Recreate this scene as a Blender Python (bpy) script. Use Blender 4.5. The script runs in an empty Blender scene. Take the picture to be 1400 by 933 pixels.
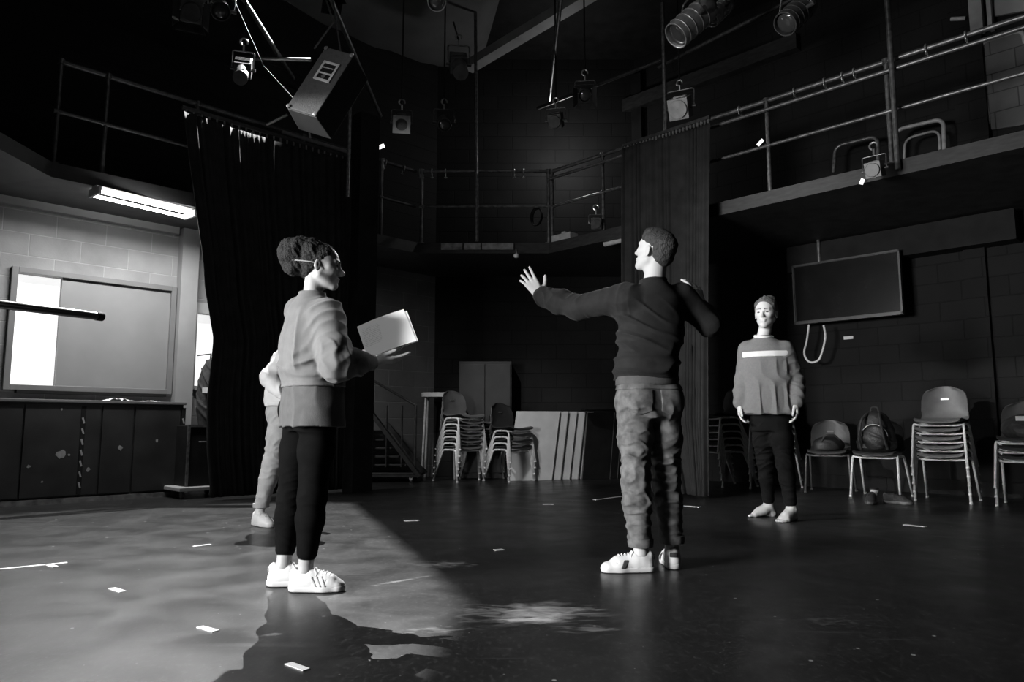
import bpy, bmesh, math, random
import numpy as np
from mathutils import Vector, Matrix

rnd = random.Random(7)
COL = bpy.context.scene.collection
HC = 0.73                      # camera height
PITCH = math.atan(0.1165)
FPX = 1000.0
TOOK = []

# ------------------------------------------------------------------ camera geometry helpers
def ray(px, py):
    x = (px - 700) / FPX; y = -(py - 466.5) / FPX
    return (x, math.cos(PITCH) - y * math.sin(PITCH), math.sin(PITCH) + y * math.cos(PITCH))
def at(px, py, Y):
    d = ray(px, py); t = Y / d[1]
    return Vector((d[0] * t, Y, HC + d[2] * t))
def onz(px, py, z):
    d = ray(px, py); t = (z - HC) / d[2]
    return Vector((d[0] * t, d[1] * t, z))
def ondiff(px, py, c):        # on the vertical plane y - x = c
    d = ray(px, py); t = c / (d[1] - d[0])
    return Vector((d[0] * t, d[1] * t, HC + d[2] * t))
def onsum(px, py, c):         # on the vertical plane y + x = c
    d = ray(px, py); t = c / (d[1] + d[0])
    return Vector((d[0] * t, d[1] * t, HC + d[2] * t))

# ------------------------------------------------------------------ materials
def nt(name):
    m = bpy.data.materials.new(name); m.use_nodes = True
    return m, m.node_tree.nodes, m.node_tree.links, m.node_tree.nodes['Principled BSDF']
def mat(name, g, rough=0.6, var=0.15, scale=12.0, metal=0.0, bump=0.0, bscale=60.0, spec=0.5, sheen=0.0, stretch=(1, 1, 1)):
    m, N, L, b = nt(name)
    b.inputs['Roughness'].default_value = rough
    b.inputs['Metallic'].default_value = metal
    b.inputs['Specular IOR Level'].default_value = spec
    if sheen: b.inputs['Sheen Weight'].default_value = sheen
    tc = N.new('ShaderNodeTexCoord'); mp = N.new('ShaderNodeMapping'); mp.inputs['Scale'].default_value = stretch
    L.new(tc.outputs['Object'], mp.inputs['Vector'])
    n = N.new('ShaderNodeTexNoise'); n.inputs['Scale'].default_value = scale; n.inputs['Detail'].default_value = 5
    L.new(mp.outputs['Vector'], n.inputs['Vector'])
    r = N.new('ShaderNodeValToRGB')
    lo, hi = g * (1 - var), min(1, g * (1 + var))
    r.color_ramp.elements[0].position = .3; r.color_ramp.elements[1].position = .7
    r.color_ramp.elements[0].color = (lo, lo, lo, 1); r.color_ramp.elements[1].color = (hi, hi, hi, 1)
    L.new(n.outputs['Fac'], r.inputs['Fac']); L.new(r.outputs['Color'], b.inputs['Base Color'])
    if bump:
        n2 = N.new('ShaderNodeTexNoise'); n2.inputs['Scale'].default_value = bscale; n2.inputs['Detail'].default_value = 4
        L.new(mp.outputs['Vector'], n2.inputs['Vector'])
        bp = N.new('ShaderNodeBump'); bp.inputs['Strength'].default_value = bump; bp.inputs['Distance'].default_value = .01
        L.new(n2.outputs['Fac'], bp.inputs['Height']); L.new(bp.outputs['Normal'], b.inputs['Normal'])
    return m
def emis(name, g, s):
    m, N, L, b = nt(name)
    b.inputs['Base Color'].default_value = (.8, .8, .8, 1)
    b.inputs['Emission Color'].default_value = (g, g, g, 1); b.inputs['Emission Strength'].default_value = s
    return m
def blockmat(name, g, mortar, axis, bw=.44, bh=.215, rough=.8, var=.12, bumpd=.006, off=(0, 0)):
    """painted concrete blocks; axis = unit horizontal direction of the wall"""
    m, N, L, b = nt(name)
    b.inputs['Roughness'].default_value = rough; b.inputs['Specular IOR Level'].default_value = .22
    tc = N.new('ShaderNodeTexCoord')
    d = N.new('ShaderNodeVectorMath'); d.operation = 'DOT_PRODUCT'; d.inputs[1].default_value = (axis[0], axis[1], 0)
    L.new(tc.outputs['Object'], d.inputs[0])
    sx = N.new('ShaderNodeSeparateXYZ'); L.new(tc.outputs['Object'], sx.inputs[0])
    c = N.new('ShaderNodeCombineXYZ'); L.new(d.outputs['Value'], c.inputs[0]); L.new(sx.outputs[2], c.inputs[1])
    ad = N.new('ShaderNodeVectorMath'); ad.operation = 'ADD'; ad.inputs[1].default_value = (off[0], off[1], 0)
    L.new(c.outputs[0], ad.inputs[0])
    br = N.new('ShaderNodeTexBrick'); br.inputs['Scale'].default_value = 1
    br.inputs['Brick Width'].default_value = bw; br.inputs['Row Height'].default_value = bh
    br.inputs['Mortar Size'].default_value = .007; br.inputs['Mortar Smooth'].default_value = .6
    lo, hi = g * (1 - var), g * (1 + var)
    br.inputs['Color1'].default_value = (lo, lo, lo, 1); br.inputs['Color2'].default_value = (hi, hi, hi, 1)
    br.inputs['Mortar'].default_value = (mortar, mortar, mortar, 1)
    L.new(ad.outputs[0], br.inputs['Vector'])
    n = N.new('ShaderNodeTexNoise'); n.inputs['Scale'].default_value = 3; n.inputs['Detail'].default_value = 6
    L.new(tc.outputs['Object'], n.inputs['Vector'])
    mr = N.new('ShaderNodeMapRange'); mr.inputs['To Min'].default_value = .6; mr.inputs['To Max'].default_value = 1.4
    L.new(n.outputs['Fac'], mr.inputs['Value'])
    mx = N.new('ShaderNodeVectorMath'); mx.operation = 'SCALE'
    L.new(br.outputs['Color'], mx.inputs[0]); L.new(mr.outputs[0], mx.inputs['Scale'])
    L.new(mx.outputs[0], b.inputs['Base Color'])
    n2 = N.new('ShaderNodeTexNoise'); n2.inputs['Scale'].default_value = 60
    L.new(tc.outputs['Object'], n2.inputs['Vector'])
    s = N.new('ShaderNodeMath'); s.operation = 'MULTIPLY_ADD'; s.inputs[1].default_value = -1.0
    L.new(br.outputs['Fac'], s.inputs[0])
    q = N.new('ShaderNodeMath'); q.operation = 'MULTIPLY'; q.inputs[1].default_value = .3; L.new(n2.outputs['Fac'], q.inputs[0])
    L.new(q.outputs[0], s.inputs[2])
    bp = N.new('ShaderNodeBump'); bp.inputs['Strength'].default_value = .6; bp.inputs['Distance'].default_value = bumpd
    L.new(s.outputs[0], bp.inputs['Height']); L.new(bp.outputs['Normal'], b.inputs['Normal'])
    return m

# ------------------------------------------------------------------ object helpers
def tag(o, label=None, cat=None, group=None, kind=None):
    if label: o['label'] = label
    if cat: o['category'] = cat
    if group: o['group'] = group
    if kind: o['kind'] = kind
    return o
def empty(name, loc=(0, 0, 0), rz=0):
    o = bpy.data.objects.new(name, None); COL.objects.link(o)
    o.location = loc; o.rotation_euler = (0, 0, rz); o.empty_display_size = .1
    return o
def link(name, me, m=None, parent=None, smooth=False):
    o = bpy.data.objects.new(name, me); COL.objects.link(o)
    if m is not None:
        me.materials.clear(); me.materials.append(m)
    if parent is not None: o.parent = parent
    if smooth:
        me.polygons.foreach_set('use_smooth', [True] * len(me.polygons))
    return o
def copy_tree(o, parent=None):
    c = o.copy(); COL.objects.link(c); c.parent = parent
    for ch in list(o.children): copy_tree(ch, c)
    return c

class MB:
    def __init__(s): s.v = []; s.f = []
    def add(s, vs, fs):
        n = len(s.v); s.v += [tuple(v) for v in vs]; s.f += [[i + n for i in f] for f in fs]
    def obox(s, c, ax, ay, az):
        """oriented box: centre and three half-extent vectors"""
        c = Vector(c); ax = Vector(ax); ay = Vector(ay); az = Vector(az)
        vs = [c + i * ax + j * ay + k * az for i in (-1, 1) for j in (-1, 1) for k in (-1, 1)]
        fs = [(0, 1, 3, 2), (4, 6, 7, 5), (0, 4, 5, 1), (2, 3, 7, 6), (0, 2, 6, 4), (1, 5, 7, 3)]
        if ax.cross(ay).dot(az) < 0: fs = [f[::-1] for f in fs]
        s.add(vs, fs); return s
    def box(s, x0, x1, y0, y1, z0, z1):
        return s.obox(((x0 + x1) / 2, (y0 + y1) / 2, (z0 + z1) / 2), ((x1 - x0) / 2, 0, 0), (0, (y1 - y0) / 2, 0), (0, 0, (z1 - z0) / 2))
    def slab(s, a, b, w, z0, z1):
        """box between two ground points with a width"""
        a = Vector((a[0], a[1], 0)); b = Vector((b[0], b[1], 0)); d = (b - a); n = Vector((-d.y, d.x, 0)).normalized() * w / 2
        c = (a + b) / 2; c.z = (z0 + z1) / 2
        return s.obox(c, d / 2, n, (0, 0, (z1 - z0) / 2))
    def bar(s, a, b, w, h, up=(0, 0, 1)):
        a = Vector(a); b = Vector(b); d = b - a; u = Vector(up)
        if abs(d.normalized().dot(u)) > .98: u = Vector((0, 1, 0))
        x = d.cross(u).normalized(); y = x.cross(d).normalized()
        return s.obox((a + b) / 2, d / 2, x * w / 2, y * h / 2)
    def tube(s, pts, r, n=10, caps=True, closed=False):
        pts = [Vector(p) for p in pts]; m = len(pts); rings = []
        rs = r if isinstance(r, (list, tuple)) else [r] * m
        t0 = (pts[1] - pts[0]).normalized()
        u = Vector((0, 0, 1)) if abs(t0.z) < .9 else Vector((1, 0, 0))
        u = (u - t0 * u.dot(t0)).normalized()
        for i, p in enumerate(pts):
            if closed: t = (pts[(i + 1) % m] - pts[i - 1]).normalized()
            elif i == 0: t = t0
            elif i == m - 1: t = (pts[-1] - pts[-2]).normalized()
            else: t = ((pts[i + 1] - p).normalized() + (p - pts[i - 1]).normalized()).normalized()
            u = (u - t * u.dot(t))
            if u.length < 1e-6: u = t.orthogonal()
            u.normalize(); w = t.cross(u)
            rings.append([p + rs[i] * (math.cos(2 * math.pi * k / n) * u + math.sin(2 * math.pi * k / n) * w) for k in range(n)])
        vs = [q for rr in rings for q in rr]; fs = []
        for i in range(m if closed else m - 1):
            j = (i + 1) % m
            for k in range(n):
                fs.append((i * n + k, i * n + (k + 1) % n, j * n + (k + 1) % n, j * n + k))
        if caps and not closed:
            fs.append(tuple(range(n))[::-1]); fs.append(tuple((m - 1) * n + k for k in range(n)))
        s.add(vs, fs); return s
    def lathe(s, base, axis, prof, n=20):
        """prof: list of (distance along axis, radius)"""
        base = Vector(base); axis = Vector(axis).normalized()
        u = axis.orthogonal().normalized(); w = axis.cross(u); m = len(prof)
        vs = [base + axis * h + r * (math.cos(2 * math.pi * k / n) * u + math.sin(2 * math.pi * k / n) * w) for h, r in prof for k in range(n)]
        fs = [(i * n + k, i * n + (k + 1) % n, (i + 1) * n + (k + 1) % n, (i + 1) * n + k) for i in range(m - 1) for k in range(n)]
        fs.append(tuple(range(n))[::-1]); fs.append(tuple((m - 1) * n + k for k in range(n)))
        s.add(vs, fs); return s
    def prism(s, poly, n, th):
        """planar polygon (3D points) given thickness th along n"""
        n = Vector(n).normalized() * th / 2; k = len(poly)
        P = [Vector(p) for p in poly]
        vs = [p - n for p in P] + [p + n for p in P]
        fs = [tuple(range(k))[::-1], tuple(range(k, 2 * k))] + [(i, (i + 1) % k, k + (i + 1) % k, k + i) for i in range(k)]
        s.add(vs, fs); return s
    def mesh(s, name):
        me = bpy.data.meshes.new(name); me.from_pydata(s.v, [], s.f); me.update()
        bm = bmesh.new(); bm.from_mesh(me); bmesh.ops.recalc_face_normals(bm, faces=bm.faces); bm.to_mesh(me); bm.free()
        return me
    def build(s, name, m, parent=None, smooth=False, bevel=0, seg=2, angle=None):
        o = link(name, s.mesh(name), m, parent, smooth)
        if smooth:
            try: o.data.set_sharp_from_angle(angle=math.radians(angle or 40))
            except Exception: pass
        if bevel:
            md = o.modifiers.new('bevel', 'BEVEL'); md.width = bevel; md.segments = seg; md.limit_method = 'ANGLE'
        return o
def arc(c, u, v, r, a0, a1, n):
    c = Vector(c); u = Vector(u); v = Vector(v)
    return [c + r * (math.cos(a0 + (a1 - a0) * i / n) * u + math.sin(a0 + (a1 - a0) * i / n) * v) for i in range(n + 1)]
def fillet(pts, r, n=5):
    """round the corners of a polyline"""
    P = [Vector(p) for p in pts]; out = [P[0]]
    for i in range(1, len(P) - 1):
        a = (P[i - 1] - P[i]); b = (P[i + 1] - P[i]); rr = min(r, a.length * .49, b.length * .49)
        p0 = P[i] + a.normalized() * rr; p1 = P[i] + b.normalized() * rr
        for k in range(n + 1):
            t = k / n; out.append((1 - t) ** 2 * p0 + 2 * t * (1 - t) * P[i] + t * t * p1)
    out.append(P[-1]); return out
# ------------------------------------------------------------------ implicit-surface modeller (for people, cloth, bags)
F32 = np.float32
class Field:
    def __init__(s, lo, hi, h=.004):
        s.lo = np.array(lo, float); s.h = h
        s.n = np.ceil((np.array(hi, float) - s.lo) / h).astype(int) + 1
        s.F = np.full(s.n, 1.0, F32)
    def sl(s, lo, hi, m):
        a = np.clip(np.floor((np.array(lo) - m - s.lo) / s.h).astype(int), 0, s.n)
        b = np.clip(np.ceil((np.array(hi) + m - s.lo) / s.h).astype(int) + 1, 0, s.n)
        return tuple(slice(i, j) for i, j in zip(a, b))
    def grid(s, sl):
        ax = [(s.lo[i] + s.h * np.arange(sl[i].start, sl[i].stop)).astype(F32) for i in range(3)]
        return ax[0][:, None, None], ax[1][None, :, None], ax[2][None, None, :]
    def put(s, sl, d, k, op='add'):
        A = s.F[sl]
        if A.size == 0: return
        if op == 'sub': d = -d; a = -A; b = -d   # smax(A,-d) = -smin(-A,d)
        if op == 'add':
            if k > 0:
                hh = np.maximum(k - np.abs(A - d), 0) / k
                s.F[sl] = np.minimum(A, d) - hh * hh * k * .25
            else: s.F[sl] = np.minimum(A, d)
        else:
            dd = d    # already -distance
            if k > 0:
                hh = np.maximum(k - np.abs(A - dd), 0) / k
                s.F[sl] = np.maximum(A, dd) + hh * hh * k * .25
            else: s.F[sl] = np.maximum(A, dd)
    def cone(s, a, b, ra, rb, k=.02, op='add', sq=None):
        """round cone; sq = (direction, factor) squashes the section along that direction"""
        a = np.array(a, float); b = np.array(b, float); R = max(ra, rb)
        sl = s.sl(np.minimum(a, b) - R, np.maximum(a, b) + R, k + .012)
        X, Y, Z = s.grid(sl); d = b - a; L2 = max(d.dot(d), 1e-9)
        qx, qy, qz = X - F32(a[0]), Y - F32(a[1]), Z - F32(a[2])
        t = np.clip((qx * d[0] + qy * d[1] + qz * d[2]) / L2, 0, 1).astype(F32)
        ex, ey, ez = qx - t * F32(d[0]), qy - t * F32(d[1]), qz - t * F32(d[2])
        r2 = ex * ex + ey * ey + ez * ez
        if sq is not None:
            w = np.array(sq[0], float); w /= np.linalg.norm(w); f = sq[1]
            e = ex * F32(w[0]) + ey * F32(w[1]) + ez * F32(w[2])
            r2 = r2 + e * e * F32(1 / (f * f) - 1)
        D = np.sqrt(r2) - (ra + t * (rb - ra)).astype(F32)
        if sq is not None: D = D * F32(min(1, .5 + .5 * f))
        s.put(sl, D, k, op)
    def chain(s, pts, rs, k=.02, sq=None):
        for i in range(len(pts) - 1): s.cone(pts[i], pts[i + 1], rs[i], rs[i + 1], k, sq=sq)
    def ell(s, c, r, R=None, k=.02, op='add'):
        c = np.array(c, float); r = np.array(r, float); m = r.max()
        if R is None: ext = r; R = np.eye(3)
        else:
            R = np.array(R, float); ext = np.abs(R) @ r
        sl = s.sl(c - ext, c + ext, k + .012)
        X, Y, Z = s.grid(sl); q = (X - F32(c[0]), Y - F32(c[1]), Z - F32(c[2]))
        L = [q[0] * F32(R[0, i]) + q[1] * F32(R[1, i]) + q[2] * F32(R[2, i]) for i in range(3)]
        k0 = np.sqrt(sum((L[i] / F32(r[i])) ** 2 for i in range(3)))
        k1 = np.sqrt(sum((L[i] / F32(r[i] ** 2)) ** 2 for i in range(3))) + 1e-6
        s.put(sl, k0 * (k0 - 1) / k1, k, op)
    def loft(s, secs, k=.02, p=2.3, op='add'):
        """secs: (x, y, z, rx, ry, yaw) by rising z; rx = half width across the body, ry = half depth along yaw"""
        S = np.array(sorted(secs, key=lambda q: q[2]), float); R = S[:, 3:5].max()
        lo = [S[:, 0].min() - R, S[:, 1].min() - R, S[0, 2]]; hi = [S[:, 0].max() + R, S[:, 1].max() + R, S[-1, 2]]
        sl = s.sl(lo, hi, k + .012); X, Y, Z = s.grid(sl); z = Z.ravel()
        # smooth interpolation
        def ip(col):
            t = np.interp(z, S[:, 2], np.arange(len(S))); i = np.clip(t.astype(int), 0, len(S) - 2); f = t - i
            P0 = S[np.maximum(i - 1, 0), col]; P1 = S[i, col]; P2 = S[i + 1, col]; P3 = S[np.minimum(i + 2, len(S) - 1), col]
            return (P1 + .5 * f * (P2 - P0 + f * (2 * P0 - 5 * P1 + 4 * P2 - P3 + f * (3 * (P1 - P2) + P3 - P0)))).astype(F32)[None, None, :]
        cx, cy, rx, ry, yw = (ip(i) for i in (0, 1, 3, 4, 5))
        qx, qy = X - cx, Y - cy
        f = qx * np.cos(yw) + qy * np.sin(yw); l = -qx * np.sin(yw) + qy * np.cos(yw)
        kk = (np.abs(l / rx) ** p + np.abs(f / ry) ** p) ** F32(1 / p)
        D = (kk - 1) * np.minimum(rx, ry)
        e = np.maximum(F32(S[0, 2]) - Z, Z - F32(S[-1, 2]))
        D = np.where(e > 0, np.sqrt(np.maximum(D, 0) ** 2 + e * e), np.maximum(D, np.minimum(e + 0 * D, 0)))
        s.put(sl, D.astype(F32), k, op)
    def half(s, pt, n):
        """cut away everything on the side n points to"""
        n = np.array(n, float); n /= np.linalg.norm(n); sl = tuple(slice(0, k) for k in s.n)
        X, Y, Z = s.grid(sl); d = (X - F32(pt[0])) * F32(n[0]) + (Y - F32(pt[1])) * F32(n[1]) + (Z - F32(pt[2])) * F32(n[2])
        s.F = np.maximum(s.F, d.astype(F32))
    def halfin(s, pt, n, lo, hi):
        n = np.array(n, float); n /= np.linalg.norm(n); sl = s.sl(lo, hi, 0)
        X, Y, Z = s.grid(sl); d = (X - F32(pt[0])) * F32(n[0]) + (Y - F32(pt[1])) * F32(n[1]) + (Z - F32(pt[2])) * F32(n[2])
        s.F[sl] = np.maximum(s.F[sl], d.astype(F32))
    def disp(s, fn, lo=None, hi=None, fade=.05):
        """F += fn(X,Y,Z) near the surface only, inside a box with faded ends in z"""
        lo = s.lo if lo is None else np.array(lo); hi = s.lo + s.n * s.h if hi is None else np.array(hi)
        sl = s.sl(lo, hi, 0); A = s.F[sl]; idx = np.nonzero(np.abs(A) < .03)
        if len(idx[0]) == 0: return
        P = [(s.lo[i] + s.h * (idx[i] + sl[i].start)).astype(F32) for i in range(3)]
        w = np.ones(len(P[0]), F32)
        for i in range(3):
            if fade > 0: w *= np.clip((P[i] - lo[i]) / fade, 0, 1) * np.clip((hi[i] - P[i]) / fade, 0, 1)
        A[idx] += w * fn(*P)
    def mesh(s, name, smooth=1):
        G = s.F; neg = G < 0
        c = [neg[i:G.shape[0] - 1 + i, j:G.shape[1] - 1 + j, k:G.shape[2] - 1 + k] for i in (0, 1) for j in (0, 1) for k in (0, 1)]
        al = c[0].copy(); an = c[0].copy()
        for q in c[1:]: al &= q; an |= q
        act = an & ~al; idx = np.argwhere(act)
        ids = np.full(act.shape, -1, np.int32); ids[act] = np.arange(len(idx))
        off = [(i, j, k) for i in (0, 1) for j in (0, 1) for k in (0, 1)]
        val = np.stack([G[idx[:, 0] + i, idx[:, 1] + j, idx[:, 2] + k] for i, j, k in off], 1).astype(float)
        P = np.zeros((len(idx), 3)); C = np.zeros(len(idx))
        for a in range(8):
            for b in range(a + 1, 8):
                if sum(abs(off[a][t] - off[b][t]) for t in range(3)) != 1: continue
                va, vb = val[:, a], val[:, b]; m = (va < 0) != (vb < 0)
                t = np.where(m, va / np.where(m, va - vb, 1), 0)
                for q in range(3): P[:, q] += np.where(m, off[a][q] + t * (off[b][q] - off[a][q]), 0)
                C += m
        P = idx + P / C[:, None]
        V = s.lo + P * s.h; faces = []
        for ax in range(3):
            o1, o2 = [(1, 2), (2, 0), (0, 1)][ax]
            n0 = np.take(neg, range(neg.shape[ax] - 1), ax); n1 = np.take(neg, range(1, neg.shape[ax]), ax)
            e = np.argwhere(n0 != n1)
            ok = (e[:, o1] > 0) & (e[:, o2] > 0) & (e[:, o1] < G.shape[o1] - 1) & (e[:, o2] < G.shape[o2] - 1); e = e[ok]
            sg = n0[e[:, 0], e[:, 1], e[:, 2]]
            def idc(d1, d2):
                q = e.copy(); q[:, o1] -= d1; q[:, o2] -= d2
                return ids[q[:, 0], q[:, 1], q[:, 2]]
            Q = np.stack([idc(1, 1), idc(0, 1), idc(0, 0), idc(1, 0)], 1)
            Q[~sg] = Q[~sg][:, ::-1]; faces.append(Q)
        Fa = np.concatenate(faces); Fa = Fa[(Fa >= 0).all(1)]
        # light laplacian smoothing
        for _ in range(smooth):
            S = np.zeros_like(V); n = np.zeros(len(V))
            for a, b in ((0, 1), (1, 2), (2, 3), (3, 0)):
                np.add.at(S, Fa[:, a], V[Fa[:, b]]); np.add.at(S, Fa[:, b], V[Fa[:, a]])
                np.add.at(n, Fa[:, a], 1); np.add.at(n, Fa[:, b], 1)
            V = V * .5 + .5 * S / np.maximum(n, 1)[:, None]
        me = bpy.data.meshes.new(name)
        me.vertices.add(len(V)); me.vertices.foreach_set('co', V.astype(F32).ravel())
        me.loops.add(Fa.size); me.loops.foreach_set('vertex_index', Fa.astype(np.int32).ravel())
        me.polygons.add(len(Fa)); me.polygons.foreach_set('loop_start', np.arange(0, Fa.size, 4, dtype=np.int32))
        me.update(calc_edges=True); me.validate()
        me.polygons.foreach_set('use_smooth', [True] * len(me.polygons))
        return me

def snoise(seed, freq, n=6):
    r = np.random.RandomState(seed); K = r.normal(size=(n, 3)); K /= np.linalg.norm(K, axis=1)[:, None]
    K *= freq * r.uniform(.6, 1.7, (n, 1)); ph = r.uniform(0, 6.28, n)
    def f(X, Y, Z):
        o = 0
        for i in range(n): o = o + np.sin(K[i, 0] * X + K[i, 1] * Y + K[i, 2] * Z + ph[i])
        return (o / n * 1.6).astype(F32)
    return f
def folds(direction, freq, amp, seed, warp=1.6, wf=9.0, mask_f=7.0, sharp=.8, jit=.42):
    """irregular creases running roughly across a direction"""
    d = np.array(direction, float); d /= np.linalg.norm(d); r = np.random.RandomState(seed)
    K = d + r.normal(size=(5, 3)) * jit; K /= np.linalg.norm(K, axis=1)[:, None]
    K *= freq * r.uniform(.35, 1.0, (5, 1)); ph = r.uniform(0, 6.28, 5)
    n1 = snoise(seed, wf); n2 = snoise(seed + 50, mask_f)
    def f(X, Y, Z):
        u = warp * .6 * n1(X, Y, Z); o = 0
        for i in range(5): o = o + np.sin(K[i, 0] * X + K[i, 1] * Y + K[i, 2] * Z + ph[i] + u)
        q = 1 - np.minimum(np.sqrt((o / 1.6) ** 2 + .02) - .14, 1) ** sharp * 2
        return (-amp * q * np.clip(.5 + .7 * n2(X, Y, Z), 0, 1)).astype(F32)
    return f
def rot(fwd, up=(0, 0, 1)):
    """columns: right, forward, up of a frame looking along fwd"""
    f = np.array(fwd, float); f /= np.linalg.norm(f); u = np.array(up, float)
    r = np.cross(f, u); r /= np.linalg.norm(r); u = np.cross(r, f)
    return np.stack([r, f, u], 1)
# ------------------------------------------------------------------ people
def V3(*a): return np.array(a, float)
def A3(v): return np.array(v, float)

def head(F, c, R, female=False, sc=1.0, jaw=1.0):
    """c: point between the ears; R: columns right, forward, up"""
    W = lambda x, y, z: c + R @ (V3(x, y, z) * sc)
    E = lambda x, y, z, r, k=.012, op='add', RR=None: F.ell(W(x, y, z), A3(r) * sc, R if RR is None else R @ RR, k, op)
    C = lambda a, b, ra, rb, k=.012, op='add': F.cone(W(*a), W(*b), ra * sc, rb * sc, k, op)
    E(0, -.014, .046, (.074, .096, .078), .01)                      # cranium
    E(0, .018, .02, (.068, .078, .085), .02)                        # forehead to cheeks
    E(0, .03, -.045, (.054 * jaw, .058, .066), .025)                # lower face
    C((0, .074, -.094), (0, .070, -.090), .020 * jaw, .020 * jaw, .02)       # chin
    for s in (-1, 1):
        C((s * .054, -.002, -.048), (s * .016, .068, -.090), .016 * jaw, .013, .025)   # jaw line
        C((s * .040, .064, -.012), (s * .050, .045, -.006), .019, .018, .02)           # cheekbone
        C((s * .012, .088, .026), (s * .042, .076, .028), .010, .009, .012)            # brow
        E(s * .031, .094, .006, (.015, .014, .010), .008, 'sub')                       # socket
        E(s * .031, .077, .005, (.0125, .0125, .0115), .003)                           # eyelids
        E(s * .012, .102, -.030, (.008, .010, .007), .006)                             # nostril wing
        RR = np.array([[math.cos(.35 * s), -math.sin(.35 * s), 0], [math.sin(.35 * s), math.cos(.35 * s), 0], [0, 0, 1]])
        E(s * .078, -.010, -.004, (.006, .018, .031), .006, RR=RR)                     # ear
        E(s * .083, -.004, .000, (.004, .008, .016), .003, 'sub', RR=RR)
    C((0, .090, .014), (0, .114, -.026), .0075, .0105, .010)                           # nose
    C((0, .114, -.026), (0, .100, -.032), .0100, .0085, .008)
    E(0, .088, -.056, (.024, .012, .0065), .006)                                       # upper lip
    E(0, .087, -.067, (.020, .012, .0070), .005)                                       # lower lip
    E(0, .103, -.0612, (.022, .010, .0016), .002, 'sub')                               # mouth line
    return W

def hand(F, wr, d, nrm, side, curl=(.25, .3, .35, .4), spread=.10, sc=1.0, thumb=(.75, .25), k=.006):
    """wr wrist; d towards the fingers; nrm out of the palm; side +1 when the thumb lies along d x nrm"""
    d = A3(d); d /= np.linalg.norm(d); n = A3(nrm); n -= d * n.dot(d); n /= np.linalg.norm(n)
    t = np.cross(d, n) * side; wr = A3(wr)
    Pt = lambda a, b, c: wr + (d * a + t * b + n * c) * sc
    F.cone(wr - d * .03 * sc, Pt(.02, 0, 0), .025 * sc, .024 * sc, .015, sq=(n, .75))
    for b, b2, r in ((.024, .030, .013), (.009, .010, .0135), (-.008, -.009, .013), (-.022, -.026, .012)):
        F.cone(Pt(.012, b * .7, 0), Pt(.085, b2, -.002), r * sc * 1.05, r * sc * .85, .012)
    F.ell(Pt(.035, .020, .012), A3((.03, .015, .014)) * sc, np.stack([d, t, n], 1), .01)
    lens = ((.044, .026, .020), (.048, .030, .022), (.044, .028, .021), (.034, .021, .018))
    for i, (b, L) in enumerate(zip((.030, .010, -.009, -.026), lens)):
        p = Pt(.085, b, -.002); sp = spread * (1.5 - i); a = curl[i]
        fd = d + t * sp; fd /= np.linalg.norm(fd); r0 = (.0092, .0095, .009, .008)[i] * sc
        for j, l in enumerate(L):
            a2 = curl[i] * (1, 1.15, .8)[j]
            # bend toward palm normal
            if j == 0: ang = a2
            else: ang += a2
            v = fd * math.cos(ang) + n * math.sin(ang); q = p + v * l * sc
            F.cone(p, q, r0, r0 * .9, k if j == 0 else .003); p = q; r0 *= .92
    td = d * thumb[1] + t * thumb[0] + n * .25; td /= np.linalg.norm(td)
    p0 = Pt(.020, .018, .006); p1 = p0 + td * .042 * sc
    F.cone(p0, p1, .0145 * sc, .012 * sc, .012)
    td2 = td * .8 + d * .45; td2 /= np.linalg.norm(td2); p2 = p1 + td2 * .032 * sc
    F.cone(p1, p2, .0115 * sc, .010 * sc, .004)
    td3 = td2 * .85 + d * .3 + n * .1; td3 /= np.linalg.norm(td3)
    F.cone(p2, p2 + td3 * .026 * sc, .0105 * sc, .0085 * sc, .003)

def foot(F, an, d, bare=True, L=.235, side=1, fs=1.0):
    """an ankle joint at about z=.09; d the way the toes point (flat); side +1: big toe on the left of d"""
    d = A3(d); d[2] = 0; d /= np.linalg.norm(d); l = V3(-d[1], d[0], 0) * side; an = A3(an); g = V3(an[0], an[1], 0)
    Q = lambda a, b, z: g + d * a + l * b + V3(0, 0, z)
    if not bare:
        F.cone(Q(-.03 * fs, 0, .045), Q(.0, 0, .085), .022 * fs, .033 * fs, .02); F.cone(Q(0, 0, .075), Q(.07 * fs, 0, .048), .032 * fs, .022 * fs, .02)
        F.cone(Q(-.02 * fs, 0, .038), Q(.11 * fs, 0, .036), .018 * fs, .018 * fs, .02)
        return
    F.cone(Q(-.035, 0, .028), Q(.0, 0, .085), .028, .034, .02)
    F.cone(Q(0, 0, .075), Q(.09, .002, .045), .034, .030, .03, sq=(l, 1.1))
    F.cone(Q(-.03, -.006, .024), Q(.11, -.022, .020), .024, .020, .02)
    F.cone(Q(.05, .008, .045), Q(.135, .014, .022), .030, .020, .03, sq=(l, 1.2))
    F.cone(Q(.11, -.02, .02), Q(.135, .02, .021), .019, .021, .02)
    for s in (-1, 1): F.ell(Q(.002, s * .030, .088), (.012, .012, .014), k=.012)
    if bare:
        for i, (b, ll, r) in enumerate(((.026, .195, .0125), (.008, .192, .009), (-.006, .184, .0085), (-.018, .174, .008), (-.030, .160, .0075))):
            F.cone(Q(.125, b * .8, .016), Q(ll - r, b, r + .001), r, r * .95, .006)
    else:
        F.cone(Q(.12, 0, .022), Q(.175, 0, .018), .026, .018, .02)

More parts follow.
